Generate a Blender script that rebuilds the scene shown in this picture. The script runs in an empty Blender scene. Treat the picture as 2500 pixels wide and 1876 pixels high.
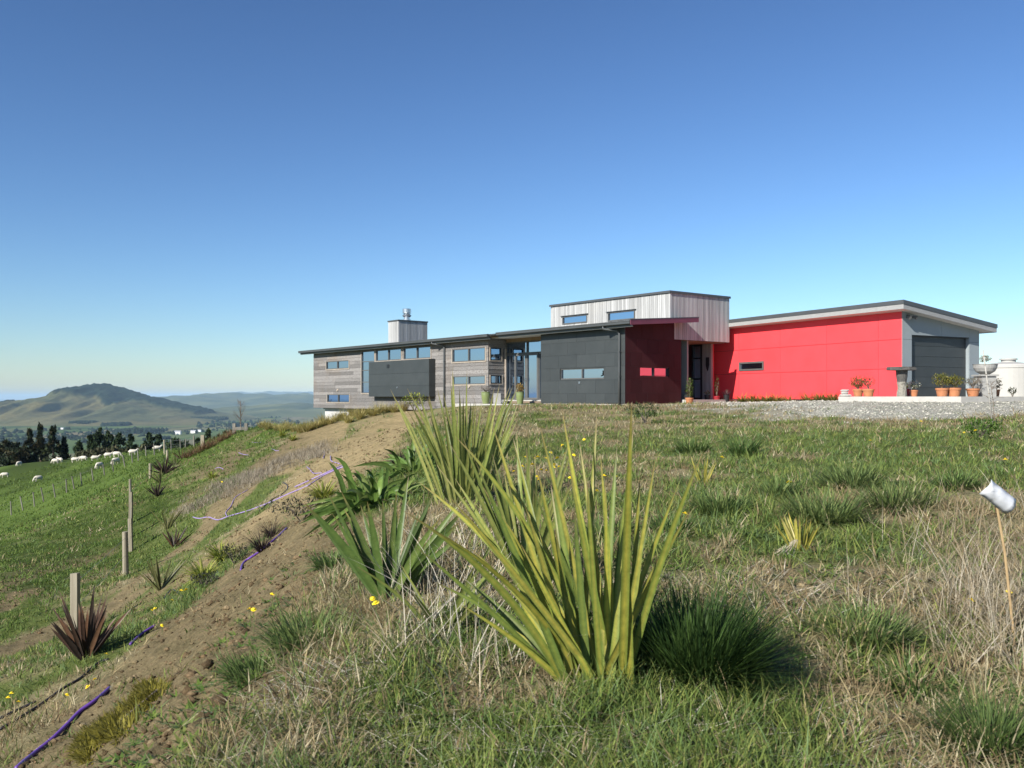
import bpy, math, random
import numpy as np
from mathutils import Vector
R = math.radians
random.seed(7)
rng = np.random.default_rng(11)
sc = bpy.context.scene
col = sc.collection

# ------------------------------------------------------------------ camera, sky, sun, exposure
FPX, CX, HY = 2130.0, 1250.0, 970.0          # focal length and horizon in photograph pixels
cam = bpy.data.cameras.new('camera')
cam.sensor_width = 36.0
cam.lens = 36.0 * FPX / 2500.0
cam.shift_y = 32.0 / 2500.0
cam.clip_start, cam.clip_end = 0.1, 120000.0
cam.dof.use_dof = True
cam.dof.focus_distance = 22.0
cam.dof.aperture_fstop = 6.3
camo = bpy.data.objects.new('camera', cam)
col.objects.link(camo)
camo.location = (0, 0, 0)
camo.rotation_euler = (R(90), 0, 0)
sc.camera = camo

SUN_EL, SUN_AZ = 32.0, math.degrees(math.atan2(-0.66, -0.75))   # towards the sun, clockwise from +Y
w = bpy.data.worlds.new('World')
sc.world = w
w.use_nodes = True
nt = w.node_tree
sky = nt.nodes.new('ShaderNodeTexSky')
sky.sky_type = 'NISHITA'
sky.sun_disc = False
sky.sun_elevation = R(SUN_EL)
sky.sun_rotation = R(SUN_AZ)
sky.altitude = 0
sky.air_density = 1.0
sky.dust_density = 0.25
sky.ozone_density = 5.0
nt.nodes['Background'].inputs['Strength'].default_value = 0.05
gam = nt.nodes.new('ShaderNodeGamma')
gam.inputs['Gamma'].default_value = 1.3
nt.links.new(sky.outputs[0], gam.inputs['Color'])
nt.links.new(gam.outputs[0], nt.nodes['Background'].inputs['Color'])
sun = bpy.data.lights.new('sun', 'SUN')
sun.energy = 5.0
sun.angle = R(0.53)
sun.color = (1.0, 0.95, 0.87)
suno = bpy.data.objects.new('sun', sun)
col.objects.link(suno)
sdir = Vector((0.66 * math.cos(R(SUN_EL)), 0.75 * math.cos(R(SUN_EL)), -math.sin(R(SUN_EL))))
suno.rotation_euler = sdir.to_track_quat('-Z', 'Y').to_euler()
sc.view_settings.view_transform = 'Standard'
sc.view_settings.look = 'None'
sc.view_settings.exposure = 0.72
sc.view_settings.gamma = 1.0
sc.view_settings.use_curve_mapping = False
sc.cycles.use_denoising = True
sc.cycles.max_bounces = 6
sc.cycles.transparent_max_bounces = 12
sc.cycles.volume_bounces = 0

# ------------------------------------------------------------------ helpers: objects
ROOT = {}

def tag(o, label=None, cat=None, group=None, kind=None):
    if label: o['label'] = label
    if cat: o['category'] = cat
    if group: o['group'] = group
    if kind: o['kind'] = kind
    return o

def thing(name, label, cat, loc, group=None):
    o = bpy.data.objects.new(name, None)
    o.empty_display_size = 0.2
    o.location = loc
    col.objects.link(o)
    ROOT[o] = tuple(loc)
    return tag(o, label, cat, group)

def mesh_obj(name, V, F, mat=None, parent=None, smooth=False, cols=None, origin=None):
    """one mesh object; V in world metres, kept relative to its thing's base"""
    V = np.asarray(V, dtype=np.float64).reshape(-1, 3)
    if parent is not None:
        o0 = ROOT[parent]
    else:
        o0 = tuple(origin) if origin is not None else (0.0, 0.0, 0.0)
    me = bpy.data.meshes.new(name)
    Vl = (V - np.array(o0)).astype(np.float32)
    if isinstance(F, tuple):                       # (loop vertex indices, loop totals): numpy path
        idx, tot = F
        me.vertices.add(len(Vl)); me.vertices.foreach_set('co', Vl.ravel())
        me.loops.add(len(idx)); me.loops.foreach_set('vertex_index', idx.astype(np.int32))
        me.polygons.add(len(tot))
        st = np.concatenate([[0], np.cumsum(tot)[:-1]]).astype(np.int32)
        me.polygons.foreach_set('loop_start', st)
        me.update(calc_edges=True)
    else:
        me.from_pydata(Vl.tolist(), [], F)
    if cols is not None:
        a = me.attributes.new('Col', 'FLOAT_COLOR', 'POINT')
        c = np.ones((len(Vl), 4), np.float32); c[:, :3] = cols
        a.data.foreach_set('color', c.ravel())
    if smooth:
        me.polygons.foreach_set('use_smooth', np.ones(len(me.polygons), bool))
    if mat: me.materials.append(mat)
    ob = bpy.data.objects.new(name, me)
    col.objects.link(ob)
    if parent is not None:
        ob.parent = parent
        ROOT[ob] = o0
    else:
        ob.location = o0
        ROOT[ob] = o0
    return ob

def copy_tree(o, parent=None, loc=None):
    c = o.copy(); col.objects.link(c); c.parent = parent
    if loc is not None: c.location = loc
    for ch in list(o.children): copy_tree(ch, c)
    return c

class MB:
    """collects shapes into one mesh"""
    def __init__(s): s.v = []; s.f = []
    def add(s, V, F):
        n = len(s.v); s.v += [tuple(p) for p in V]; s.f += [tuple(i + n for i in f) for f in F]
    def hexa(s, P): s.add(P, [(0, 3, 2, 1), (4, 5, 6, 7), (0, 1, 5, 4), (1, 2, 6, 5), (2, 3, 7, 6), (3, 0, 4, 7)])
    def tube(s, pts, rad, n=8, cap=True):
        pts = [Vector(p) for p in pts]
        rad = rad if hasattr(rad, '__len__') else [rad] * len(pts)
        V = []; F = []
        up = None
        for i, p in enumerate(pts):
            t = (pts[min(i + 1, len(pts) - 1)] - pts[max(i - 1, 0)]).normalized()
            if up is None: up = Vector((0, 0, 1)) if abs(t.z) < .9 else Vector((1, 0, 0))
            x = t.cross(up).normalized(); y = x.cross(t).normalized(); up = y
            for k in range(n):
                a = 2 * math.pi * k / n
                V.append(p + (x * math.cos(a) + y * math.sin(a)) * rad[i])
        for i in range(len(pts) - 1):
            for k in range(n):
                F.append((i * n + k, i * n + (k + 1) % n, (i + 1) * n + (k + 1) % n, (i + 1) * n + k))
        if cap:
            F.append(tuple(reversed(range(n)))); F.append(tuple(range((len(pts) - 1) * n, len(pts) * n)))
        s.add(V, F)
    def lathe(s, c, prof, n=20, squash=(1, 1)):
        V = []; F = []
        for r, z in prof:
            for k in range(n):
                a = 2 * math.pi * k / n
                V.append((c[0] + r * math.cos(a) * squash[0], c[1] + r * math.sin(a) * squash[1], c[2] + z))
        m = len(prof)
        for i in range(m - 1):
            for k in range(n):
                F.append((i * n + k, i * n + (k + 1) % n, (i + 1) * n + (k + 1) % n, (i + 1) * n + k))
        F.append(tuple(reversed(range(n)))); F.append(tuple(range((m - 1) * n, m * n)))
        s.add(V, F)
    def build(s, name, mat, parent=None, smooth=False, origin=None):
        return mesh_obj(name, s.v, s.f, mat, parent, smooth, origin=origin)

# ------------------------------------------------------------------ helpers: procedural materials
def nodes(name):
    m = bpy.data.materials.new(name); m.use_nodes = True
    nt = m.node_tree
    return m, nt, nt.nodes['Principled BSDF'], nt.nodes['Material Output']

def N(nt, typ, **kw):
    n = nt.nodes.new(typ)
    for k, v in kw.items():
        if k.startswith('i_'): n.inputs[k[2:].replace('_', ' ')].default_value = v
        else: setattr(n, k, v)
    return n

def ramp(nt, src, stops):
    r = nt.nodes.new('ShaderNodeValToRGB')
    e = r.color_ramp.elements
    while len(e) < len(stops): e.new(0.5)
    for el, (p, c) in zip(e, stops):
        el.position = p; el.color = (c[0], c[1], c[2], 1)
    nt.links.new(src, r.inputs[0])
    return r.outputs[0]

def mixc(nt, fac, a, b, mode='MIX'):
    m = nt.nodes.new('ShaderNodeMix'); m.data_type = 'RGBA'; m.blend_type = mode
    for s, v in ((0, fac), (6, a), (7, b)):
        if hasattr(v, 'type') and hasattr(v, 'node'): nt.links.new(v, m.inputs[s])
        elif isinstance(v, tuple): m.inputs[s].default_value = (v[0], v[1], v[2], 1)
        else: m.inputs[s].default_value = v
    return m.outputs[2]

def coords(nt, scale=(1, 1, 1), kind='Object'):
    tc = N(nt, 'ShaderNodeTexCoord'); mp = N(nt, 'ShaderNodeMapping')
    mp.inputs['Scale'].default_value = scale
    nt.links.new(tc.outputs[kind], mp.inputs[0])
    return mp.outputs[0]

def noise(nt, vec, scale, detail=5, rough=.55):
    n = N(nt, 'ShaderNodeTexNoise'); n.inputs['Scale'].default_value = scale
    n.inputs['Detail'].default_value = detail; n.inputs['Roughness'].default_value = rough
    nt.links.new(vec, n.inputs['Vector'])
    return n.outputs[0]

def bump(nt, h, bsdf, strength=.3, dist=.01):
    b = N(nt, 'ShaderNodeBump'); b.inputs['Strength'].default_value = strength; b.inputs['Distance'].default_value = dist
    nt.links.new(h, b.inputs['Height']); nt.links.new(b.outputs[0], bsdf.inputs['Normal'])

def simple(name, c1, c2=None, scale=6.0, rough=.7, metal=0.0, bstr=.15, bdist=.005, spec=.4, stretch=(1, 1, 1), rnd=0.0, detail=6):
    m, nt, b, o = nodes(name)
    c2 = c2 or tuple(x * .75 for x in c1)
    v = coords(nt, stretch)
    n = noise(nt, v, scale, detail)
    c = ramp(nt, n, [(.3, c2), (.7, c1)])
    if rnd:
        oi = N(nt, 'ShaderNodeObjectInfo')
        mr = N(nt, 'ShaderNodeMapRange'); mr.inputs[3].default_value = 1 - rnd; mr.inputs[4].default_value = 1 + rnd
        nt.links.new(oi.outputs['Random'], mr.inputs[0])
        c = mixc(nt, 1.0, c, mr.outputs[0], 'MULTIPLY')
    nt.links.new(c, b.inputs['Base Color'])
    b.inputs['Roughness'].default_value = rough; b.inputs['Metallic'].default_value = metal
    b.inputs['Specular IOR Level'].default_value = spec
    if bstr: bump(nt, n, b, bstr, bdist)
    return m

def leafmat(name, trans=.3, rough=.5, use_attr=True, c=(.06, .1, .02), c2=None, rnd=.15):
    m, nt, b, o = nodes(name)
    if use_attr:
        a = N(nt, 'ShaderNodeAttribute'); a.attribute_name = 'Col'
        cc = mixc(nt, 1.0, a.outputs['Color'], ramp(nt, noise(nt, coords(nt), 26, 4, .7), [(.3, (.72, .72, .68)), (.6, (1.08, 1.06, 1.0)), (.78, (1.3, 1.2, 1.05))]), 'MULTIPLY')
    else:
        v = coords(nt)
        cc = ramp(nt, noise(nt, v, 9, 3), [(.35, c2 or tuple(x * .7 for x in c)), (.65, c)])
        oi = N(nt, 'ShaderNodeObjectInfo')
        mr = N(nt, 'ShaderNodeMapRange'); mr.inputs[3].default_value = 1 - rnd; mr.inputs[4].default_value = 1 + rnd
        nt.links.new(oi.outputs['Random'], mr.inputs[0])
        cc = mixc(nt, 1.0, cc, mr.outputs[0], 'MULTIPLY')
    nt.links.new(cc, b.inputs['Base Color'])
    b.inputs['Roughness'].default_value = rough
    b.inputs['Specular IOR Level'].default_value = .16
    t = N(nt, 'ShaderNodeBsdfTranslucent'); nt.links.new(cc, t.inputs[0])
    mx = N(nt, 'ShaderNodeMixShader'); mx.inputs[0].default_value = trans
    nt.links.new(b.outputs[0], mx.inputs[1]); nt.links.new(t.outputs[0], mx.inputs[2])
    nt.links.new(mx.outputs[0], o.inputs['Surface'])
    return m

# ------------------------------------------------------------------ helpers: noise in numpy
_perm = np.random.default_rng(3).random((256, 256))
def vnoise(x, y):
    xi = np.floor(x).astype(int); yi = np.floor(y).astype(int)
    fx = x - xi; fy = y - yi
    fx = fx * fx * (3 - 2 * fx); fy = fy * fy * (3 - 2 * fy)
    g = lambda i, j: _perm[i & 255, j & 255]
    a = g(xi, yi) * (1 - fx) + g(xi + 1, yi) * fx
    b = g(xi, yi + 1) * (1 - fx) + g(xi + 1, yi + 1) * fx
    return a * (1 - fy) + b * fy
def fbm(x, y, o=4):
    s = 0; a = .5; t = 0
    for k in range(o):
        s = s + a * vnoise(x * 2 ** k + 17.3 * k, y * 2 ** k + 5.1 * k); t += a; a *= .5
    return s / t
def sstep(a, b, x):
    t = np.clip((x - a) / (b - a), 0, 1); return t * t * (3 - 2 * t)

# ------------------------------------------------------------------ house frames (used by the terrain too)
UA = np.array([-.635, .7725]); UB = np.array([.7725, .635])        # along the front wall / back into the house
C0 = np.array([5.0, 38.6])
def H(a, b, z):
    p = C0 + UA * a + UB * b; return (p[0], p[1], z)
GA = np.array([-.465, .885]); GB = np.array([.885, .465])
C1 = np.array([15.55, 34.8])
def G(a, b, z):
    p = C1 + GA * a + GB * b; return (p[0], p[1], z)
def on_wall(c, ua, ub, px, py, off):
    """where the sight line through a photograph point meets the wall plane at depth `off`"""
    k = (px - CX) / FPX
    p = c + ub * off
    a = (k * p[1] - p[0]) / (ua[0] - k * ua[1])
    return a, (HY - py) * (p[1] + a * ua[1]) / FPX
def WF(px, py, b=0.0): return on_wall(C0, UA, UB, px, py, b)       # -> (a, z) on the front wall
def WS(px, py, a=0.0): return on_wall(C0, UB, UA, px, py, a)       # -> (b, z) on an end wall
def GF(px, py, b=0.0): return on_wall(C1, GA, GB, px, py, b)
def GS(px, py, a=0.0): return on_wall(C1, GB, GA, px, py, a)

# ------------------------------------------------------------------ terrain height
_pp = [  # photograph point, distance
 (1100,1876,3.2),(1460,1670,3.7),(1800,1876,3.05),(2500,1876,3.1),(1250,1876,3.1),(1900,1600,4.3),(2500,1500,4.9),
 (1400,1400,5.7),(2000,1300,6.9),(2500,1250,7.6),(1300,1250,8.7),(1700,1150,11.6),(2300,1120,12.5),(1250,1120,15),
 (1700,1060,19),(2300,1045,19.5),(1200,1050,25),(1700,1020,27),(2300,1010,27),(1150,1005,38),(1450,995,35),(1700,988,37),
 (2000,981,33),(2300,980,31),(2500,985,30),
 (700,1034,62),(600,1050,66),(500,1085,70),(900,1010,51),(800,1060,46),(700,1130,38),(600,1180,34),(500,1200,36),
 (450,1130,55),(366,1169,48),(408,1129,56),(320,1348,31),(307,1406,24),(185,1550,17),(600,1400,12),(300,1700,7.5),(100,1600,11),
 (850,1200,13),(0,1400,27),(0,1300,50),(150,1250,60),(28,1257,77),(135,1215,78),(228,1175,80),(305,1142,82),(340,1127,85),
 (470,1093,90),(12,1165,118),(94,1174,105),(0,1140,140),(130,1132,145),(250,1125,140),(380,1100,120)]
_wp = [((p - CX) / FPX * d, d, (HY - q) / FPX * d) for p, q, d in _pp]
for Y, ze in ((3, -1.36), (6, -1.3), (10, -1.22), (16, -1.1), (25, -.95), (35, -.75), (45, -.66)):
    xe = -(.75 + .07 * Y)
    _wp.append((xe, Y, ze)); _wp.append((xe - 1.0, Y, ze - .5))
_wp += [(-8, 6, -4.7), (-7.5, 3, -4.6), (-117, 200, -24), (-80, 200, -22), (-50, 190, -20), (-30, 150, -14), (0, 120, -9),
 (-60, 40, -14), (-40, 20, -11), (-30, 10, -9), (-20, 3, -8), (-25, 90, -6.5), (10, 52, -.3), (20, 50, -.2), (25, 36, -.15),
 (0, 62, -1.0), (30, 20, -.7), (45, 30, -.6), (40, 60, -.6), (60, 100, -5), (3.5, 1.5, -1.34), (6, 2.5, -1.27), (10, 5, -1.14), (16, 6, -1.05), (9, 1, -1.2), (20, 12, -.88)]
for a, z in ((0, -.36), (4, -.34), (8, -.34), (11, -.44), (18, -.88), (24, -1.5), (30, -2.15)):
    p = H(a, -.3, z); _wp.append(p)
for a, z in ((0, -.17), (5, -.2), (10, -.24)):
    _wp.append(G(a, -.6, z))
_wp = np.array(_wp)
def _dom(x, y):
    ye = np.where(y > 0, np.sqrt(y * y + 9), 3.0)
    return np.clip(3 * x / ye, -9, 9), 2 * np.log(ye)
def _ker(r2): return .5 * r2 * np.log(r2 + 1e-9)
_du, _dv = _dom(_wp[:, 0], _wp[:, 1])
_n = len(_wp)
_A = np.zeros((_n + 3, _n + 3))
_A[:_n, :_n] = _ker((_du[:, None] - _du) ** 2 + (_dv[:, None] - _dv) ** 2) + np.eye(_n) * .004
_A[:_n, _n] = 1; _A[:_n, _n + 1] = _du; _A[:_n, _n + 2] = _dv; _A[_n:, :_n] = _A[:_n, _n:].T
_w = np.linalg.solve(_A, np.concatenate([_wp[:, 2], np.zeros(3)]))
def soil_mask(x, y):
    """bare earth of the bank: broad tongue near the camera and scraped strips further up"""
    xe = -(.75 + .07 * np.maximum(y, 0)); s = xe - x
    n = fbm(x * .7 + 3, y * .7, 4)
    near = sstep(.10, .42, s - .85 * sstep(8.5, 14, y) + (n - .5) * 1.0) * (1 - sstep(2.35, 2.9, s + (n - .5) * 1.1)) * (1 - sstep(17, 21, y))
    band = sstep(.47, .54, fbm(s * .55 + 9, y * .11, 4)) * sstep(1.0, 2, s) * (1 - sstep(11, 14, s)) * sstep(10, 14, y) * (1 - sstep(62, 80, y))
    top = sstep(.2, 1.0, s) * (1 - sstep(3.5, 5.5, s + (n - .5) * 3)) * sstep(15, 19, y) * (1 - sstep(44, 56, y))
    return np.clip(np.maximum(np.maximum(near, band), top), 0, 1)
def gnd(x, y, fine=True):
    x = np.atleast_1d(np.asarray(x, float)); y = np.atleast_1d(np.asarray(y, float))
    z = np.empty(len(x))
    for i in range(0, len(x), 40000):
        u, v = _dom(x[i:i + 40000], y[i:i + 40000])
        k = _ker((u[:, None] - _du) ** 2 + (v[:, None] - _dv) ** 2)
        z[i:i + 40000] = k @ _w[:_n] + _w[_n] + _w[_n + 1] * u + _w[_n + 2] * v
    r = np.hypot(x, y)
    z = np.minimum(z, 0.4)
    z = np.where(y < 3, np.minimum(z, -1.2), z)
    f = sstep(170, 900, r)
    z = z * (1 - f) + (-156.0) * f
    if fine:
        d = np.hypot(x, y)
        amp = .05 * sstep(0, 6, d) * (1 - sstep(28, 34, d) * (x > -3)) + .03
        z = z + (fbm(x * 1.3, y * 1.3, 4) - .5) * amp * 2 * (1 - sstep(100, 200, d))
        sm = soil_mask(x, y)
        z = z + sm * ((fbm(x * 6, y * 6, 4) - .5) * .10 + (fbm(x * 22, y * 22, 2) - .5) * .035 * (d < 20))
    return z
def hit(px, py, far=160.0, near=2.0):
    """first ground point on the sight line through a photograph point"""
    Y = np.exp(np.linspace(math.log(near), math.log(far), 1500))
    X = (px - CX) / FPX * Y; Z = (HY - py) / FPX * Y
    g = gnd(X, Y)
    k = np.nonzero(Z < g)[0]
    i = k[0] if len(k) else np.argmin(np.abs(Z - g) / Y)
    return Vector((X[i], Y[i], g[i]))
def at(px, Y, py=None):
    X = (px - CX) / FPX * Y
    return Vector((X, Y, gnd(X, Y)[0] if py is None else (HY - py) / FPX * Y))
# ------------------------------------------------------------------ ground sheet
def ground_colours(x, y):
    d = np.hypot(x, y)
    n1 = fbm(x * .35 + 7, y * .35, 4); n2 = fbm(x * 1.7, y * 1.7 + 40, 4); n3 = fbm(x * .06 + 2, y * .06 + 8, 4)
    green = np.array([.100, .128, .036]); dry = np.array([.26, .22, .13]); earth = np.array([.178, .142, .080]); clay = np.array([.30, .235, .13])
    past = np.array([.085, .130, .026])
    xe = -(.75 + .07 * np.maximum(y, 0)); s = xe - x
    dryw = dry_weight(x, y)
    c = green * (1 - dryw[:, None]) + dry * dryw[:, None]
    pw = sstep(8.5, 11.5, s)                                    # grazed pasture below the fence
    pc = past * (.75 + .55 * n1[:, None]) * (1 - .45 * sstep(.52, .66, n3)[:, None]) + dry * (.22 * sstep(.5, .7, n2) * (1 - sstep(40, 70, d)))[:, None]
    c = c * (1 - pw[:, None]) + pc * pw[:, None]
    sm = soil_mask(x, y)
    t = sstep(14, 26, y) * sstep(9, 4, s)
    sc_ = earth * (1 - t[:, None]) + clay * t[:, None]
    sc_ = sc_ * (.8 + .4 * n2[:, None])
    c = c * (1 - sm[:, None]) + sc_ * sm[:, None]
    gm = gravel_mask(x, y)
    gc = np.array([.36, .35, .315]) * (.75 + .5 * n2[:, None])
    c = c * (1 - gm[:, None]) + gc * gm[:, None]
    return np.clip(c, 0.005, 1)
def gravel_mask(x, y):
    n = fbm(x * .8, y * .8 + 3, 4) - .5
    front = sstep(23.0, 25.5, y + n * 4 - .10 * (x - 12)) * sstep(5.5, 10, x + n * 5)
    return front * (y < 60)
def dry_weight(x, y):
    n = fbm(x * .9 + 20, y * .9 + 1, 4); m = fbm(x * .22 + 5, y * .22 + 31, 3)
    w_ = .9 * sstep(.52, .64, .6 * n + .4 * m)
    w_ = np.maximum(w_, .85 * sstep(15, 24, y) * sstep(.36, .5, n) * (x > -8))      # pale strip before the house
    px = x / np.maximum(y, .5)
    w_ = np.maximum(w_, np.exp(-((x - 1.9) / 1.5) ** 2 - ((y - 5.35) / .6) ** 2))    # worn patch behind the flax
    w_ = np.maximum(w_, .8 * sstep(.42, .52, px) * (y < 9))
    w_ = np.maximum(w_, .9 * sstep(.46, .58, fbm(x * 2.1 + 33, y * 2.1 + 4, 3)) * (1 - sstep(4.2, 5.2, y)))     # matted dead grass close by
    w_ = np.maximum(w_, .75 * np.exp(-((x + 1.05) / .55) ** 2 - ((y - 4.3) / 1.2) ** 2))
    return np.clip(w_, 0, 1)

rr = np.concatenate([np.exp(np.linspace(math.log(1.3), math.log(60), 400)), np.exp(np.linspace(math.log(61.5), math.log(1500), 90))])
th = np.concatenate([np.linspace(-180, -46, 50)[:-1], np.linspace(-46, 42, 430), np.linspace(42, 75, 70)[1:], np.linspace(75, 180, 40)[1:-1]])
TH, RR = np.meshgrid(np.radians(th), rr)
gx = (RR * np.sin(TH)).ravel(); gy = (RR * np.cos(TH)).ravel()
gz = gnd(gx, gy)
nr, na = RR.shape
i, j = np.meshgrid(np.arange(nr - 1), np.arange(na), indexing='ij')
q = np.stack([i * na + j, i * na + (j + 1) % na, (i + 1) * na + (j + 1) % na, (i + 1) * na + j], -1).reshape(-1, 4)
cen = len(gx)
gx = np.append(gx, 0); gy = np.append(gy, 0); gz = np.append(gz, gz[:na].mean())
tri = np.stack([np.full(na, cen), (np.arange(na) + 1) % na, np.arange(na)], -1)
idx = np.concatenate([q.ravel(), tri.ravel()]); tot = np.concatenate([np.full(len(q), 4), np.full(na, 3)])

m, nt, b, o = nodes('ground_cover')
at_ = N(nt, 'ShaderNodeAttribute'); at_.attribute_name = 'Col'
v = coords(nt)
f1 = noise(nt, v, 30, 6, .7); f2 = noise(nt, v, 4.0, 5, .6)
c = mixc(nt, .9, at_.outputs['Color'], ramp(nt, f1, [(.3, (.45, .45, .42)), (.55, (1, 1, 1)), (.75, (1.5, 1.45, 1.35))]), 'MULTIPLY')
c = mixc(nt, .8, c, ramp(nt, f2, [(.3, (.65, .7, .6)), (.7, (1.3, 1.25, 1.2))]), 'MULTIPLY')
nt.links.new(c, b.inputs['Base Color']); b.inputs['Roughness'].default_value = .95; b.inputs['Specular IOR Level'].default_value = .1
bump(nt, f1, b, .85, .04)
M_ground = m
g = mesh_obj('ground', np.stack([gx, gy, gz], -1), (idx, tot), M_ground, smooth=True, cols=ground_colours(gx, gy))
tag(g, 'grassy hillside with a steep bare earth bank on the left', 'ground', kind='structure')

# ------------------------------------------------------------------ valley plain, mountain, far hills
PZ = -152.0
yy = np.exp(np.linspace(math.log(500), math.log(64000), 120))
xs = np.radians(np.concatenate([np.linspace(-180, -50, 40)[:-1], np.linspace(-50, 50, 110), np.linspace(50, 180, 40)[1:]]))
YY, XS = np.meshgrid(yy, xs, indexing='ij')
vx = (np.sin(XS) * YY).ravel(); vy = (np.cos(XS) * YY).ravel()
vz = PZ + (fbm(vx * .0012, vy * .0012, 4) - .5) * 14 * sstep(900, 3000, YY.ravel())
def grid_faces(n, m_):
    i, j = np.meshgrid(np.arange(n - 1), np.arange(m_ - 1), indexing='ij')
    q = np.stack([i * m_ + j, i * m_ + j + 1, (i + 1) * m_ + j + 1, (i + 1) * m_ + j], -1).reshape(-1, 4)
    return q.ravel(), np.full(len(q), 4)
m, nt, b, o = nodes('valley_fields')
v = coords(nt, (.0042, .0016, 0))
vo = N(nt, 'ShaderNodeTexVoronoi'); vo.inputs['Scale'].default_value = 1.0; nt.links.new(v, vo.inputs['Vector'])
fc = ramp(nt, vo.outputs['Color'], [(0, (.05, .085, .028)), (.35, (.085, .125, .035)), (.6, (.12, .13, .055)), (.85, (.17, .14, .085)), (1, (.06, .10, .03))])
v2 = coords(nt, (.010, .0028, 0))
hd = ramp(nt, noise(nt, v2, 1.0, 6, .65), [(.52, (1, 1, 1)), (.60, (.30, .36, .32))])
c = mixc(nt, 1.0, fc, hd, 'MULTIPLY')
nt.links.new(c, b.inputs['Base Color']); b.inputs['Roughness'].default_value = .95; b.inputs['Specular IOR Level'].default_value = .05
pl = mesh_obj('valley_plain', np.stack([vx, vy, vz], -1), grid_faces(*YY.shape), m, smooth=True)
tag(pl, 'wide green valley plain of fields and hedgerows far below', 'plain', kind='structure')

def plain_at(px, py):
    Y = -PZ * FPX / (py - HY); return (px - CX) / FPX * Y, Y

# mountain: ridge line of the photograph at 6 km
prof = [(-260, 1022), (-150, 1017), (-50, 1012), (0, 1004), (63, 988.6), (126, 967), (152, 965), (190, 954), (209, 945), (231, 942.7), (244, 945.5), (253, 943), (285, 952),
        (316, 962), (348, 970), (380, 977), (411, 986), (459, 996), (506, 1008), (560, 1018), (620, 1023)]
pxs = np.array([p[0] for p in prof]); pzs = np.array([(HY - p[1]) / FPX * 6000 for p in prof])
mx = np.linspace((-250 - CX) / FPX * 6000, (620 - CX) / FPX * 6000, 260)
my = np.linspace(3900, 7600, 170)
MY, MX = np.meshgrid(my, mx, indexing='ij')
MX_ = MX.ravel(); MY_ = MY.ravel()
pxm = MX_ / 6000 * FPX + CX
hr = np.interp(pxm, pxs, pzs) - PZ
t = (MY_ - 6000) / 1750
cs = np.where(t < 0, np.clip(1 + t * 1.08, 0, 1) ** 1.35, np.clip(1 - t * 1.3, 0, 1) ** 1.2)
gul = (1 - np.abs(2 * fbm(MX_ * .0055 + 3, MY_ * .0010, 4) - 1)) - .62
hz = hr * cs * (1 + gul * 2.2 * np.clip(1 - cs, 0, 1) * np.clip(cs * 3, 0, 1)) + (fbm(MX_ * .006, MY_ * .006, 3) - .5) * 26 * cs
# dark native forest on the crown and plantations on the flanks
wob = (fbm(MX_ * .006 + 11, MY_ * .003, 4) - .5)
side = sstep(195, 212, pxm + wob * 40) * (1 - sstep(345, 395, pxm + wob * 60))
low = np.interp(pxm, [190, 215, 250, 290, 340, 390], [.70, .50, .62, .66, .60, .72])
fo = side * sstep(0, .05, cs - low + wob * .22)
fo = np.maximum(fo, np.exp(-(((pxm - 95 - (cs - .55) * 60) / 9) ** 2)) * sstep(.40, .45, cs) * (1 - sstep(.70, .75, cs)))
fo = np.maximum(fo, (1 - sstep(30, 70, pxm)) * sstep(.5, .6, cs + wob * .3) * (1 - sstep(.8, .9, cs)))
fo = np.maximum(fo, sstep(330, 360, pxm) * (1 - sstep(490, 515, pxm)) * sstep(.80, .9, cs + wob * .2))
fo = (np.clip(fo, 0, 1) > .5) * 1.0
hz = hz + fo * (10 + 14 * vnoise(MX_ * .05, MY_ * .05))
gc = np.array([.085, .090, .040]) * (.8 + .5 * fbm(MX_ * .004, MY_ * .002, 4))[:, None] + np.array([.05, .03, .01]) * sstep(.5, .7, fbm(MX_ * .003 + 9, MY_ * .003, 3))[:, None]
gc = gc * (1 - fo[:, None]) + np.array([.016, .028, .016]) * fo[:, None]
m, nt, b, o = nodes('mountain_pasture')
a_ = N(nt, 'ShaderNodeAttribute'); a_.attribute_name = 'Col'
v = coords(nt)
nn = noise(nt, v, .03, 6, .65)
c = mixc(nt, .7, a_.outputs['Color'], ramp(nt, nn, [(.3, (.6, .6, .6)), (.7, (1.3, 1.3, 1.3))]), 'MULTIPLY')
nt.links.new(c, b.inputs['Base Color']); b.inputs['Roughness'].default_value = .95; b.inputs['Specular IOR Level'].default_value = .05
bump(nt, nn, b, .5, 12)
mt = mesh_obj('mountain', np.stack([MX_, MY_, PZ - 4 + hz], -1), grid_faces(*MY.shape), m, smooth=True, cols=gc)
tag(mt, 'lone rounded mountain with dark forest across its summit', 'mountain', kind='structure')

def hill_range(name, label, y0, y1, env, seed, nx=220, ny=70):
    hx = np.linspace(-.52 * y1, .35 * y1, nx); hy = np.linspace(y0, y1, ny)
    HYY, HXX = np.meshgrid(hy, hx, indexing='ij'); X = HXX.ravel(); Y = HYY.ravel()
    px = X / (.5 * (y0 + y1)) * FPX + CX
    e = np.interp(px, *env)
    k = 1.0 / (y1 - y0)
    rid = .55 * (1 - np.abs(2 * fbm(X * k * 3.2 + seed, Y * k * 3.2, 5) - 1)) + .45 * (1 - np.abs(2 * fbm(X * k * 9 + seed * 2, Y * k * 6, 4) - 1))
    t = (Y - y0) / (y1 - y0)
    z = PZ - 6 + e * np.sin(np.pi * np.clip(t, 0, 1)) ** .8 * np.clip(rid * 1.6 - .55, 0, 1.2)
    o = mesh_obj(name, np.stack([X, Y, z], -1), grid_faces(ny, nx), M_far, smooth=True)
    return tag(o, label, 'hills', kind='structure')
M_far = simple('far_hill_pasture', (.12, .13, .06), (.03, .05, .03), .0016, .95, bstr=0, spec=.05)
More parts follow.
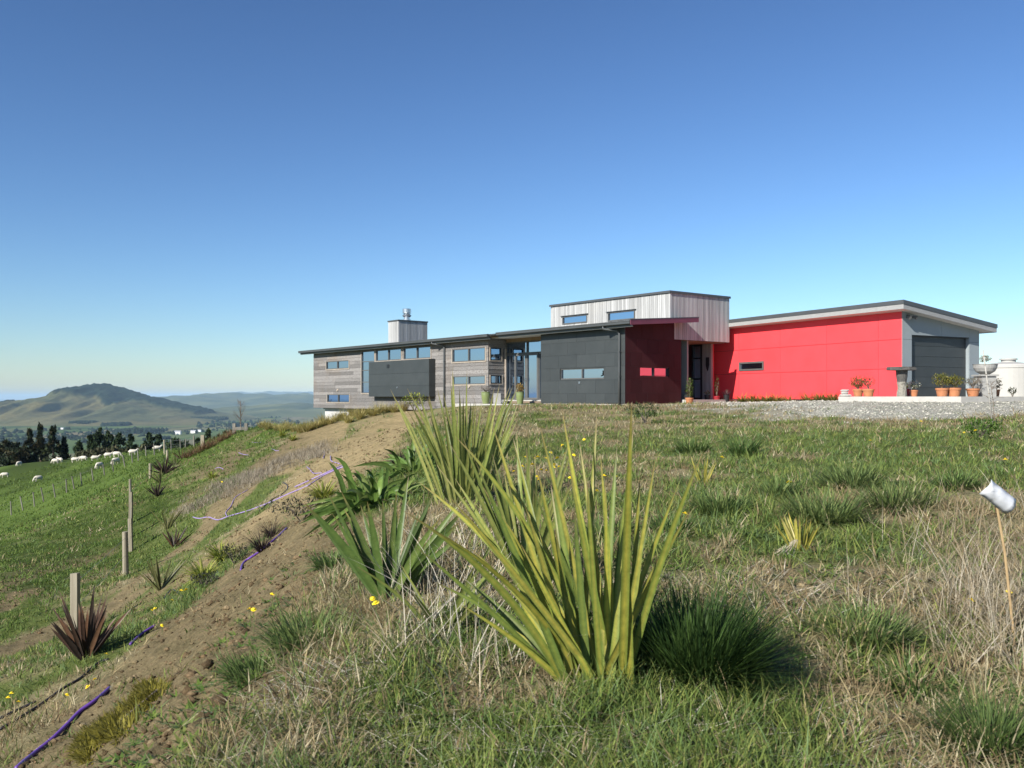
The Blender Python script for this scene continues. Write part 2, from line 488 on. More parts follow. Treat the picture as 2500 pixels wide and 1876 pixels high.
hill_range('far_hills', 'blue hazy hills along the horizon beyond the valley', 10500, 16500, ([300, 380, 440, 520, 620, 760, 1100, 1400], [0, 90, 190, 225, 245, 250, 240, 200]), 4.2)
hill_range('distant_range', 'faintest range of hills on the horizon', 22000, 33000, ([-200, 100, 300, 500, 800, 1400], [0, 0, 120, 330, 360, 300]), 8.9)
hill_range('low_hills', 'low rolling hills rising from the valley floor', 6500, 10000, ([380, 470, 560, 760, 1200], [0, 25, 70, 110, 110]), 1.7)

# ------------------------------------------------------------------ woods on the plain (each a far-off mass)
def spires(n, xs, ys, zs, hs, ws, seed):
    r = np.random.default_rng(seed)
    k = 6
    V = []; ang = np.linspace(0, 2 * np.pi, k, endpoint=False)
    prof = [(.75, 0), (1.0, .35), (.72, .68), (.28, .93)]
    rings = []
    for pr, pz in prof:
        a = ang[None, :] + r.random((n, 1)) * 6
        rad = ws[:, None] * pr * (.75 + .5 * r.random((n, k)))
        rings.append(np.stack([xs[:, None] + np.cos(a) * rad, ys[:, None] + np.sin(a) * rad, zs[:, None] + hs[:, None] * pz + 0 * a], -1))
    tip = np.stack([xs, ys, zs + hs], -1)[:, None, :]
    V = np.concatenate(rings + [tip], 1)                 # n, 4k+1, 3
    per = 4 * k + 1
    fq = []
    for L in range(3):
        for j in range(k): fq.append((L * k + j, L * k + (j + 1) % k, (L + 1) * k + (j + 1) % k, (L + 1) * k + j))
    ft = [(3 * k + j, 3 * k + (j + 1) % k, 4 * k) for j in range(k)]
    off = (np.arange(n) * per)[:, None, None]
    q = (np.array(fq)[None] + off).reshape(-1, 4); t_ = (np.array(ft)[None] + off).reshape(-1, 3)
    return V.reshape(-1, 3), (np.concatenate([q.ravel(), t_.ravel()]), np.concatenate([np.full(len(q), 4), np.full(len(t_), 3)]))
M_wood = simple('far_woodland', (.022, .036, .02), (.010, .018, .012), .05, .95, bstr=0, spec=.05)
woods = [  # pixel extents of each wood and what singles it out
 (340, 411, 1014, 1026, 'dark block of plantation at the right foot of the mountain'),
 (424, 440, 1018, 1026, 'small dark copse between two long plantations on the plain'),
 (452, 538, 1017, 1028, 'long dark plantation on the plain right of the mountain'),
 (168, 210, 1027, 1039, 'square dark wood below the middle of the mountain'),
 (245, 290, 1031, 1041, 'dark wood on the plain left of the tan field'),
 (302, 336, 1026, 1031, 'thin strip of wood on the plain under the mountain'),
 (276, 362, 1046, 1060, 'nearest long wood on the plain above the pines'),
 (41, 90, 1020, 1028, 'dark trees round the farm at the left foot of the mountain'),
 (475, 500, 1008, 1012, 'thin belt of trees at the far right slope of the mountain'),
 (350, 372, 1068, 1076, 'small wood on the near plain behind the pines'),
 (548, 575, 1032, 1043, 'dark hedgerow wood on the plain behind the bare sapling')]
for k, (x0, x1, y0, y1, lab) in enumerate(woods):
    bx0, by = plain_at(x0, y1); bx1, _ = plain_at(x1, y1)
    hgt = (y1 - y0) / FPX * by
    n = int(90 + (x1 - x0) * 3.2)
    r = np.random.default_rng(50 + k)
    X = bx0 + (bx1 - bx0) * r.random(n); Y = by + r.random(n) * 160
    V, F = spires(n, X, Y, np.full(n, PZ - 4.0), hgt * (.55 + .45 * r.random(n)) + 4, np.full(n, 9.0) * (.7 + .6 * r.random(n)), k)
    tag(mesh_obj('woodland', V, F, M_wood, origin=(bx0, by, PZ)), lab, 'wood', kind='stuff')
# scattered hedgerow trees
r = np.random.default_rng(91); n = 2600
py = 985 + 110 * r.random(n) ** 1.4; px = -40 + 850 * r.random(n)
Y = -PZ * FPX / (py - HY); X = (px - CX) / FPX * Y
n2 = fbm(X * .0011, Y * .0006, 4)
kp = (n2 > .5) & ~((px < 480) & (Y > 4100)); X = X[kp]; Y = Y[kp]; n = len(X)
V, F = spires(n, X, Y, np.full(n, PZ - 4.0), 8 + 12 * r.random(n), 5 + 9 * r.random(n), 77)
tag(mesh_obj('hedgerow_trees', V, F, M_wood), 'scattered hedgerow trees dotting the valley plain', 'trees', kind='stuff')
# white farm buildings
M_white = simple('white_paint', (.80, .79, .76), (.7, .7, .68), 2, .6, bstr=0)
M_tin = simple('grey_iron_roof', (.40, .40, .41), (.3, .3, .31), 2, .5, bstr=0)
farms = [(434, 1061, 26, 'long white farm shed left of the near plain field'), (472, 1058, 20, 'small white shed right of the long farm shed'), (487, 1055, 14, 'pale house at the right of the near plain'),
 (66, 1032, 16, 'white farmhouse at the left foot of the mountain'), (78, 1030, 14, 'second white farmhouse left of the mountain foot'), (152, 1049, 12, 'lone white shed on the plain above the dark conifers'),
 (270, 1024, 12, 'white farmhouse under the middle of the mountain'), (670, 1017, 16, 'white shed on the plain left of the house end'), (474, 1014, 12, 'white house at the far plantation')]
for px_, py_, wd, lab in farms:
    X, Y = plain_at(px_, py_)
    t = thing('farm_building', lab, 'farm building', (X, Y, PZ), 'farm buildings on the plain')
    mb = MB(); hw, hd, hh = wd / 2, wd * .3, wd * .22 + 5
    mb.hexa([(X - hw, Y - hd, PZ - 6), (X + hw, Y - hd, PZ - 6), (X + hw, Y + hd, PZ - 6), (X - hw, Y + hd, PZ - 6), (X - hw, Y - hd, PZ + hh), (X + hw, Y - hd, PZ + hh), (X + hw, Y + hd, PZ + hh), (X - hw, Y + hd, PZ + hh)])
    mb.build('wall', M_white, t)
    mb = MB(); e = .6
    mb.add([(X - hw - e, Y - hd - e, PZ + hh), (X + hw + e, Y - hd - e, PZ + hh), (X + hw + e, Y + hd + e, PZ + hh), (X - hw - e, Y + hd + e, PZ + hh), (X - hw - e, Y, PZ + hh + hd * .6), (X + hw + e, Y, PZ + hh + hd * .6)],
           [(0, 1, 5, 4), (2, 3, 4, 5), (1, 2, 5), (3, 0, 4), (3, 2, 1, 0)])
    mb.build('roof', M_tin, t)
# ------------------------------------------------------------------ house materials
def board_mat(name, light, dark, warm, along, scale=1.0, rnd=.28):
    """weathered timber: long grain streaks along one local axis, each board its own tone"""
    m, nt, b, o = nodes(name)
    v = coords(nt, tuple(.35 if k == along else 14 for k in range(3)))
    oi = N(nt, 'ShaderNodeObjectInfo')
    off = N(nt, 'ShaderNodeVectorMath', operation='ADD'); nt.links.new(v, off.inputs[0])
    sc3 = N(nt, 'ShaderNodeVectorMath', operation='SCALE'); sc3.inputs['Scale'].default_value = 40
    cx = N(nt, 'ShaderNodeCombineXYZ'); [nt.links.new(oi.outputs['Random'], cx.inputs[k]) for k in range(3)]
    nt.links.new(cx.outputs[0], sc3.inputs[0]); nt.links.new(sc3.outputs[0], off.inputs[1])
    n1 = noise(nt, off.outputs[0], 1.6 * scale, 7, .65)
    n2 = noise(nt, coords(nt, (1, 1, 1)), .55, 4, .6)
    c = ramp(nt, n1, [(.28, dark), (.5, tuple((p + q) / 2 for p, q in zip(light, dark))), (.72, light)])
    c = mixc(nt, ramp(nt, n2, [(.5, (0, 0, 0)), (.72, (.6, .6, .6))]), c, warm)
    mr = N(nt, 'ShaderNodeMapRange'); mr.inputs[3].default_value = 1 - rnd; mr.inputs[4].default_value = 1 + rnd
    nt.links.new(oi.outputs['Random'], mr.inputs[0])
    c = mixc(nt, 1.0, c, mr.outputs[0], 'MULTIPLY')
    nt.links.new(c, b.inputs['Base Color']); b.inputs['Roughness'].default_value = .85; b.inputs['Specular IOR Level'].default_value = .2
    bump(nt, n1, b, .4, .004)
    return m
M_board = board_mat('weathered_cedar_board', (.265, .255, .245), (.085, .077, .070), (.165, .130, .098), 0)
M_vboard = board_mat('silvered_vertical_board', (.45, .452, .44), (.24, .243, .24), (.40, .39, .365), 2, rnd=.2)
M_sboard = board_mat('silvered_timber', (.46, .44, .41), (.22, .21, .20), (.40, .34, .27), 2, rnd=.2)
M_backing = simple('dark_wall_backing', (.03, .028, .026), (.02, .02, .02), 4, .9, bstr=0)

def metal_panel(name, c1, c2, rough=.42, rnd=.10, spec=.5):
    m, nt, b, o = nodes(name)
    v = coords(nt)
    n = noise(nt, v, 1.3, 5, .6); n2 = noise(nt, v, 7, 4, .6)
    c = ramp(nt, n, [(.3, c2), (.7, c1)])
    sm = ramp(nt, n2, [(.60, (0, 0, 0)), (.78, (.25, .25, .25))])
    c = mixc(nt, sm, c, tuple(min(1, x * 1.6 + .02) for x in c1))
    oi = N(nt, 'ShaderNodeObjectInfo'); mr = N(nt, 'ShaderNodeMapRange'); mr.inputs[3].default_value = 1 - rnd; mr.inputs[4].default_value = 1 + rnd
    nt.links.new(oi.outputs['Random'], mr.inputs[0]); c = mixc(nt, 1.0, c, mr.outputs[0], 'MULTIPLY')
    nt.links.new(c, b.inputs['Base Color'])
    rr_ = N(nt, 'ShaderNodeMapRange'); rr_.inputs[3].default_value = rough - .1; rr_.inputs[4].default_value = rough + .15
    nt.links.new(n2, rr_.inputs[0]); nt.links.new(rr_.outputs[0], b.inputs['Roughness'])
    b.inputs['Specular IOR Level'].default_value = spec
    bump(nt, n, b, .25, .03)
    return m
M_dark = metal_panel('charcoal_metal_panel', (.043, .048, .048), (.034, .039, .039))
M_oxide = metal_panel('dark_red_metal_panel', (.054, .018, .020), (.045, .015, .017), rough=.62, rnd=.12, spec=.12)
M_red = simple('red_painted_sheet', (.80, .060, .070), (.76, .052, .060), 1.1, .55, bstr=.05, rnd=.02, spec=.35)
M_grey = simple('grey_painted_sheet', (.27, .305, .315), (.24, .275, .285), .9, .6, bstr=.05, spec=.3)
M_roof = simple('charcoal_roofing', (.055, .06, .062), (.045, .05, .052), 3, .45, bstr=.05)
M_gutter = simple('charcoal_gutter', (.070, .076, .078), (.058, .062, .064), 2, .38, bstr=0, spec=.5)
M_purple = simple('dark_red_fascia', (.17, .050, .075), (.13, .040, .060), 2, .45, bstr=0)
M_fascia = simple('grey_timber_fascia', (.33, .33, .32), (.24, .24, .235), 8, .7, stretch=(1, 1, 8))
M_soffit = simple('timber_soffit', (.34, .24, .15), (.25, .17, .10), 4, .75)
M_wsoffit = simple('pale_soffit', (.62, .60, .56), (.55, .53, .50), 4, .75)
M_frame = simple('bronze_grey_frame', (.105, .105, .10), (.085, .085, .08), 5, .45, bstr=0, spec=.5)
M_blackframe = simple('black_frame', (.018, .019, .02), None, 5, .4, bstr=0)
M_trim = simple('timber_trim', (.42, .36, .29), (.30, .25, .20), 9, .8)
M_concrete = simple('pale_concrete', (.43, .415, .375), (.35, .335, .305), 5, .85, bstr=.2)
M_plaster = simple('pale_foundation', (.50, .495, .48), (.42, .42, .41), 2.2, .85, bstr=.1)
M_steel = simple('flue_steel', (.62, .63, .64), (.5, .51, .52), 6, .28, metal=.9, bstr=.05)
M_inside = simple('room_paint', (.32, .31, .29), (.28, .27, .25), 2, .9, bstr=0)
M_floor = simple('room_floor', (.20, .15, .10), (.15, .11, .08), 3, .6, bstr=0)
def glass_mat(name, tint, ior):
    m, nt, b, o = nodes(name)
    nt.nodes.remove(b)
    f = N(nt, 'ShaderNodeFresnel'); f.inputs['IOR'].default_value = ior
    v = coords(nt); nb = noise(nt, v, 2.5, 2)
    bp = N(nt, 'ShaderNodeBump'); bp.inputs['Strength'].default_value = .02; bp.inputs['Distance'].default_value = .02
    nt.links.new(nb, bp.inputs['Height'])
    t = N(nt, 'ShaderNodeBsdfTransparent'); t.inputs[0].default_value = (*tint, 1)
    g_ = N(nt, 'ShaderNodeBsdfGlossy'); g_.inputs['Roughness'].default_value = .0; g_.inputs['Color'].default_value = (.42, .53, .68, 1)
    nt.links.new(bp.outputs[0], g_.inputs['Normal'])
    mx = N(nt, 'ShaderNodeMixShader')
    nt.links.new(f.outputs[0], mx.inputs[0]); nt.links.new(t.outputs[0], mx.inputs[1]); nt.links.new(g_.outputs[0], mx.inputs[2])
    nt.links.new(mx.outputs[0], o.inputs['Surface'])
    return m
M_glass = glass_mat('window_glass', (.60, .66, .67), 1.75)

# ------------------------------------------------------------------ house helpers
house = thing('house', 'single-storey house of grey timber, charcoal panels and bright red garage wing on the hilltop', 'house', (C0[0], C0[1], -.3))
def fbox(fr, a0, a1, b0, b1, z0, z1, mb=None):
    mb = mb or MB()
    mb.hexa([fr(a0, b0, z0), fr(a1, b0, z0), fr(a1, b1, z0), fr(a0, b1, z0), fr(a0, b0, z1), fr(a1, b0, z1), fr(a1, b1, z1), fr(a0, b1, z1)])
    return mb
def part(name, mat, parent, fr, *r): return fbox(fr, *r).build(name, mat, parent)
def cut_rects(u0, u1, z0, z1, holes):
    """rectangle minus holes as a list of rectangles"""
    us = sorted({u0, u1, *[min(max(h, u0), u1) for q in holes for h in (q[0], q[1])]})
    zs = sorted({z0, z1, *[min(max(h, z0), z1) for q in holes for h in (q[2], q[3])]})
    out = []
    for i in range(len(us) - 1):
        for j in range(len(zs) - 1):
            uc = (us[i] + us[i + 1]) / 2; zc = (zs[j] + zs[j + 1]) / 2
            if not any(h[0] < uc < h[1] and h[2] < zc < h[3] for h in holes): out.append((us[i], us[i + 1], zs[j], zs[j + 1]))
    return out
def wall(name, fr, axis, u0, u1, off0, off1, z0, z1, holes, mat, parent=house):
    mb = MB()
    for r in cut_rects(u0, u1, z0, z1, holes):
        if axis == 'a': fbox(fr, r[0], r[1], off0, off1, r[2], r[3], mb)
        else: fbox(fr, off0, off1, r[0], r[1], r[2], r[3], mb)
    return mb.build(name, mat, parent)
def pieces(name, fr, axis, u0, u1, z0, z1, holes, out0, out1, parent, mat, gap=.006, wedge=0.0):
    """one board / panel clipped by the openings -> one object"""
    rs = [r for r in cut_rects(u0 + gap / 2, u1 - gap / 2, z0 + gap / 2, z1 - gap / 2, holes) if r[1] - r[0] > .01 and r[3] - r[2] > .01]
    grp = []                                      # pieces that touch stay one board, pieces cut apart become boards of their own
    for r in rs:
        near = [g_ for g_ in grp if any((abs(r[0] - q[1]) < 1e-6 or abs(r[1] - q[0]) < 1e-6) and min(r[3], q[3]) - max(r[2], q[2]) > 1e-6 or
                                        (abs(r[2] - q[3]) < 1e-6 or abs(r[3] - q[2]) < 1e-6) and min(r[1], q[1]) - max(r[0], q[0]) > 1e-6 for q in g_)]
        new = [r]
        for g_ in near: new += g_; grp.remove(g_)
        grp.append(new)
    def outer(z): return out1 - (out1 - out0) * wedge * (z - z0) / max(z1 - z0, 1e-6)
    for g_ in grp:
        mb = MB()
        for a0, a1, q0, q1 in g_:
            if axis == 'a':
                P = [fr(a0, outer(q0), q0), fr(a1, outer(q0), q0), fr(a1, out0, q0), fr(a0, out0, q0), fr(a0, outer(q1), q1), fr(a1, outer(q1), q1), fr(a1, out0, q1), fr(a0, out0, q1)]
            else:
                P = [fr(outer(q0), a0, q0), fr(outer(q0), a1, q0), fr(out0, a1, q0), fr(out0, a0, q0), fr(outer(q1), a0, q1), fr(outer(q1), a1, q1), fr(out0, a1, q1), fr(out0, a0, q1)]
            mb.hexa(P)
        mb.build(name, mat, parent)
def window(fr, axis, u0, u1, z0, z1, off, out, panes, frame=.055, mat=M_frame, trim=None, name='window', transoms=(), glass=None, parent=house, inset=.0):
    """frame set in its opening (front of the frame at off+out), each pane a sub-part; panes are fractions"""
    mb = MB()
    b0, b1 = sorted((off + out, off - out * 1.6))
    def bx(ua, ub, za, zb):
        if axis == 'a': fbox(fr, ua, ub, b0, b1, za, zb, mb)
        else: fbox(fr, b0, b1, ua, ub, za, zb, mb)
    bx(u0, u1, z0, z0 + frame); bx(u0, u1, z1 - frame, z1)
    bx(u0, u0 + frame, z0 + frame, z1 - frame); bx(u1 - frame, u1, z0 + frame, z1 - frame)
    cuts = [u0 + (u1 - u0) * p for p in panes]
    for c_ in cuts: bx(c_ - frame * .55, c_ + frame * .55, z0 + frame, z1 - frame)
    win = mb.build(name, mat, house if parent is house else parent)
    us = [u0 + frame] + [v for c_ in cuts for v in (c_ - frame * .55, c_ + frame * .55)] + [u1 - frame]
    tz = [z0 + frame] + [v for t in transoms for v in (t - frame * .4, t + frame * .4)] + [z1 - frame]
    if transoms:
        mb = MB()
        for t in transoms:
            for k in range(0, len(us), 2):
                if axis == 'a': fbox(fr, us[k], us[k + 1], b0 + .004, b1 - .004, t - frame * .4, t + frame * .4, mb)
                else: fbox(fr, b0 + .004, b1 - .004, us[k], us[k + 1], t - frame * .4, t + frame * .4, mb)
        mb.build('transom', mat, win)
    for k in range(0, len(us), 2):
        for q_ in range(0, len(tz), 2):
            m0 = off - out * .3
            if axis == 'a': part('pane', glass or M_glass, win, fr, us[k], us[k + 1], m0, m0 + .006, tz[q_], tz[q_ + 1])
            else: part('pane', glass or M_glass, win, fr, m0, m0 + .006, us[k], us[k + 1], tz[q_], tz[q_ + 1])
    if trim:
        mb = MB(); t = .05
        o0, o1 = sorted((off + out * 1.15, off))
        def tb(ua, ub, za, zb):
            if axis == 'a': fbox(fr, ua, ub, o0, o1, za, zb, mb)
            else: fbox(fr, o0, o1, ua, ub, za, zb, mb)
        tb(u0 - t, u0 - .002, z0 - t, z1 + .01); tb(u1 + .002, u1 + t, z0 - t, z1 + .01); tb(u0 - .002, u1 + .002, z0 - t, z0 - .002)
        mb.build('trim', trim, win)
    return win

R1 = lambda X, Y: (700 + X / 3.4031, 720 + Y / 3.4031)
R2 = lambda X, Y: (1150 + X / 3.16, 690 + Y / 3.16)
R3 = lambda X, Y: (1600 + X / 2.4578, 690 + Y / 2.4578)
def rect_front(x0, y0, x1, y1, z=R1, b=0.0, fn=WF):
    """two photograph corners on the front wall -> a0,a1,z0,z1"""
    u0, v0 = fn(*z(x0, y0), b); u1, v1 = fn(*z(x1, y1), b)
    return min(u0, u1), max(u0, u1), min(v0, v1), max(v0, v1)
def mid_front(xl, yl_t, yl_b, xr, yr_t, yr_b, z=R1, b=0.0, fn=WF):
    a0, t0 = fn(*z(xl, yl_t), b); _, s0 = fn(*z(xl, yl_b), b); a1, t1 = fn(*z(xr, yr_t), b); _, s1 = fn(*z(xr, yr_b), b)
    return min(a0, a1), max(a0, a1), (s0 + s1) / 2, (t0 + t1) / 2

# ------------------------------------------------------------------ left timber wing
A_RET = WF(1192, 900)[0]; A_END = WF(766.5, 900)[0]; DEEP = 8.6
FLOOR = -.2
zt = 3.185                                    # top of the front wall under the soffit
SL = math.tan(R(4.4))
w_up = mid_front(332, 557, 622, 521, 541, 612)
w_lo = mid_front(340, 832, 896, 525, 822, 894)
w_tall = mid_front(625, 470, 820, 735, 462, 818)
w_cl1 = mid_front(745, 460, 546, 957, 446, 538)
w_cl2 = mid_front(975, 443, 540, 1202, 425, 526)
w_r_up = mid_front(1380, 452, 562, 1655, 435, 550)
w_r_lo = mid_front(1380, 680, 750, 1655, 668, 742)
ca0, ca1, cz0, cz1 = w_cl2[0], w_cl1[1], min(w_cl1[2], w_cl2[2]), max(w_cl1[3], w_cl2[3])
w_tall = (w_tall[0], w_tall[1], w_tall[2], cz1)
w_cl1 = (w_cl1[0], w_cl1[1], cz0, cz1); w_cl2 = (w_cl2[0], w_cl2[1], cz0, cz1)
holes = [w_up, w_lo, w_tall, w_cl1, w_cl2, w_r_up, w_r_lo]
BOT = -.75
fw = wall('timber_front_wall', H, 'a', A_RET, A_END, 0.0, .14, BOT, zt, holes, M_backing)
ROWS = .222
k = 0; zz = BOT
rb = random.Random(4)
while zz < zt - .02:
    z1_ = min(zz + ROWS, zt)
    a = A_RET - .03
    while a < A_END:
        a2 = min(a + rb.uniform(2.6, 5.4), A_END + .025)
        if A_END - a2 < .6: a2 = A_END + .025
        pieces('weatherboard', H, 'a', a, a2, zz, z1_, holes, -.001, -.032, fw, M_board, gap=.008, wedge=.55)
        a = a2
    zz = z1_
# return wall facing the doors, with two small windows
B_RET = 1.22
s_up = tuple(WS(*R1(1688, 440), A_RET)) + tuple(WS(*R1(1780, 548), A_RET)); s_lo = tuple(WS(*R1(1690, 668), A_RET)) + tuple(WS(*R1(1784, 740), A_RET))
h_up = (s_up[0], s_up[2], s_up[3], s_up[1]); h_lo = (s_lo[0], s_lo[2], s_lo[3], s_lo[1])
rw = wall('timber_return_wall', H, 'b', .141, B_RET + .1, A_RET, A_RET + .12, FLOOR - .2, zt, [h_up, h_lo], M_backing)
zz = FLOOR - .1
while zz < zt - .02:
    z1_ = min(zz + ROWS, zt)
    pieces('weatherboard', H, 'b', -.0, B_RET, zz, z1_, [h_up, h_lo], A_RET - .001, A_RET - .030, rw, M_board, gap=.008, wedge=.55)
    zz = z1_
# end wall: glazed to the view
e_open = (.9, 7.6, -.05, 2.45)
ew = wall('timber_end_wall', H, 'b', .141, DEEP, A_END - .14, A_END, BOT, zt + .1, [e_open], M_backing)
zz = BOT
while zz < zt - .02:
    z1_ = min(zz + ROWS, zt)
    pieces('weatherboard', H, 'b', .0, DEEP, zz, z1_, [e_open], A_END + .001, A_END + .032, ew, M_board, gap=.008, wedge=.55)
    zz = z1_
window(H, 'b', *e_open, A_END - .05, .04, (.25, .5, .75))
bk_open = [(17.6, 22.4, -.1, 2.7), (24, 28.5, -.1, 2.5)]
wall('timber_back_wall', H, 'a', A_RET + .13, A_END - .15, DEEP - .12, DEEP, BOT, zt + .55, bk_open, M_board)
for q_ in bk_open: window(H, 'a', *q_, DEEP - .05, .04, (.33, .66))
part('floor', M_floor, house, H, A_RET + .13, A_END - .15, .15, DEEP - .13, FLOOR - .25, FLOOR)
part('ceiling', M_wsoffit, house, H, A_RET + .13, A_END - .15, .15, DEEP - .13, zt - .08, zt - .02)
part('room_partition', M_inside, house, H, 15.6, 15.75, .15, 6.2, FLOOR, zt - .08)
# windows
window(H, 'a', *w_up, .0, -.05, (.5,), trim=M_trim)
window(H, 'a', *w_lo, .0, -.05, (.5,), trim=M_trim)
tz = [WF(*R1(660, y))[1] for y in (556, 628, 726)]
window(H, 'a', *w_tall, .0, -.05, (), transoms=sorted(tz), trim=M_trim)
window(H, 'a', *w_cl1, .0, -.05, (.5,), trim=M_trim)
window(H, 'a', *w_cl2, .0, -.05, (.5,), trim=M_trim)
window(H, 'a', *w_r_up, .0, -.05, (.5,), trim=M_trim)
window(H, 'a', *w_r_lo, .0, -.05, (.5,), trim=M_trim)
window(H, 'b', *h_up, A_RET, -.05, (), mat=M_blackframe, trim=M_trim)
window(H, 'b', *h_lo, A_RET, -.05, (), mat=M_blackframe, trim=M_trim)
# charcoal box bay hung on the wall
PB = .46
ba, _ = WF(*R1(682, 560), -PB); bb, _ = WF(*R1(1183, 530), -PB)
_, bz1 = WF(*R1(1183, 531), -PB); _, bz0 = WF(*R1(1183, 847), -PB)
bay = part('box_bay', M_blackframe, house, H, bb + .012, ba - .012, -PB + .012, -.034, bz0 + .012, bz1 - .012)
rows = [bz0, bz0 + (bz1 - bz0) * .30, bz0 + (bz1 - bz0) * .64, bz1]
for i_ in range(3):
    pieces('panel', H, 'a', bb, ba, rows[i_], rows[i_ + 1], [], -PB + .011, -PB - .004, bay, M_dark, gap=.010)
    pieces('panel', H, 'b', -PB + .012, -.036, rows[i_], rows[i_ + 1], [], bb + .011, bb - .004, bay, M_dark, gap=.010)
part('panel', M_dark, bay, H, bb, ba, -PB, -.036, bz1 - .010, bz1 + .003)
va, vz = WF(*R1(843, 595), -PB); part('vent', M_blackframe, bay, H, va - .13, va + .13, -PB - .03, -PB - .005, vz - .10, vz + .11)
va, vz = WF(*R1(921, 771), -PB); part('outlet', M_steel, bay, H, va - .05, va + .03, -PB - .05, -PB - .005, vz - .04, vz + .05)
# small taps and outlets on the boards
for X, Y in ((427, 792), (1520, 762)):
    va, vz = WF(*R1(X, Y)); mb = fbox(H, va - .1, va + .1, -.05, -.034, vz - .03, vz + .08); fbox(H, va - .04, va + .04, -.09, -.05, vz - .08, vz + .03, mb); mb.build('outlet', M_trim, house)
# foundation and the dark void beneath the overhanging end
fa0, _ = WF(*R1(515, 1000), .35); fa1, _ = WF(*R1(318, 1000), .35)
fo_ = part('foundation', M_plaster, house, H, fa0, fa1, .35, 6.0, -2.9, BOT - .006)
part('foundation_cap', M_plaster, fo_, H, fa0 - .06, fa1 + .12, .28, 6.1, BOT - .10, BOT - .005)
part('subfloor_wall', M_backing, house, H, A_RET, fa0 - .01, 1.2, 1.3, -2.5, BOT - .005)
part('plinth', M_concrete, house, H, A_RET, 13, .05, .20, -1.4, BOT - .004)

# ------------------------------------------------------------------ roofs over the timber wing and the charcoal wing
GZ = 3.28                                     # top of the front gutter
OV = .64
def sloped_roof(name, a0, a1, b0, b1, zf, thick, mat, parent=house):
    mb = MB(); z = lambda b: zf + (b + OV) * SL
    mb.hexa([H(a0, b0, z(b0) - thick), H(a1, b0, z(b0) - thick), H(a1, b1, z(b1) - thick), H(a0, b1, z(b1) - thick), H(a0, b0, z(b0)), H(a1, b0, z(b0)), H(a1, b1, z(b1)), H(a0, b1, z(b1))])
    return mb.build(name, mat, parent)
A_GL = WF(728, 860, -OV)[0]; A_GR = WF(1189, 815, -OV)[0]; A_ML = WF(1210, 813, -OV)[0]; A_MR = WF(1537.7, 782, -OV)[0]
A_MR = min(A_MR, -.75)
left_roof = sloped_roof('timber_wing_roof', A_GR - .45, A_GL, -OV + .16, DEEP + .5, GZ - .015, .07, M_roof)
sloped_roof('soffit', A_GR + .02, A_GL - .02, -OV + .17, DEEP + .4, GZ - .09, .05, M_soffit, left_roof)
def gutter(a0, a1, z, par):
    mb = MB()
    pr = [(.155, 0), (.0, .0), (-.012, -.02), (.0, -.055), (.004, -.135), (.03, -.155), (.155, -.155)]
    n_ = len(pr)
    V = [H(a_, -OV + p_, z + q_) for a_ in (a0, a1) for p_, q_ in pr]
    F = [(i_, (i_ + 1) % n_, n_ + (i_ + 1) % n_, n_ + i_) for i_ in range(n_)] + [tuple(range(n_)), tuple(reversed(range(n_, 2 * n_)))]
    mb.add(V, F); g_ = mb.build('gutter', M_gutter, par)
    part('fascia', M_gutter, par, H, a0 + .01, a1 - .01, -OV + .158, -OV + .19, z - .24, z - .08)
    part('soffit_edge', M_wsoffit, par, H, a0 + .02, a1 - .02, -OV + .192, -OV + .24, z - .262, z - .235)
    return g_
gutter(A_GR, A_GL, GZ, left_roof)
mid_roof = sloped_roof('charcoal_wing_roof', A_MR, A_ML + .12, -OV + .16, 3.95, GZ + .022, .06, M_roof)
sloped_roof('soffit', A_MR + .05, A_ML - .02, -OV + .17, 3.9, GZ - .045, .05, M_soffit, mid_roof)
gutter(A_MR + .02, A_ML, GZ + .03, mid_roof)
# dark-red barge along the right-hand edge
mb = MB(); z = lambda b: GZ + .045 + (b + OV) * SL
mb.hexa([H(A_MR - .03, -OV + .02, z(-OV) - .21), H(A_MR, -OV + .02, z(-OV) - .21), H(A_MR, 3.98, z(3.98) - .21), H(A_MR - .03, 3.98, z(3.98) - .21),
         H(A_MR - .03, -OV + .02, z(-OV)), H(A_MR, -OV + .02, z(-OV)), H(A_MR, 3.98, z(3.98)), H(A_MR - .03, 3.98, z(3.98))])
mb.build('barge_board', M_purple, mid_roof)
mb = MB()
mb.hexa([H(A_MR - .04, -OV, z(-OV) + .002), H(A_MR + .12, -OV, z(-OV) + .002), H(A_MR + .12, 4.0, z(4.0) + .002), H(A_MR - .04, 4.0, z(4.0) + .002),
         H(A_MR - .04, -OV, z(-OV) + .04), H(A_MR + .12, -OV, z(-OV) + .04), H(A_MR + .12, 4.0, z(4.0) + .04), H(A_MR - .04, 4.0, z(4.0) + .04)])
mb.build('barge_cap', M_gutter, mid_roof)
def downpipe(px_top, zt_, zb, lean=0):
    a_, _ = px_top
    mb = MB()
    mb.tube([H(a_ + .55, -OV + .08, zt_), H(a_ + .55, -OV + .08, zt_ - .14), H(a_ + .12, -.14, zt_ - .22), H(a_, -.10, zt_ - .36), H(a_, -.10, 1.2), H(a_, -.10, zb)], .05, 10)
    d = mb.build('downpipe', M_gutter, house, smooth=True)
    for z_ in (2.0, .9):
        part('bracket', M_gutter, d, H, a_ - .065, a_ + .065, -.16, -.035, z_, z_ + .03)
downpipe(WF(*R1(1320, 600)), GZ - .12, -.55)
downpipe(WF(*R2(1155, 600)), GZ - .10, -.40)

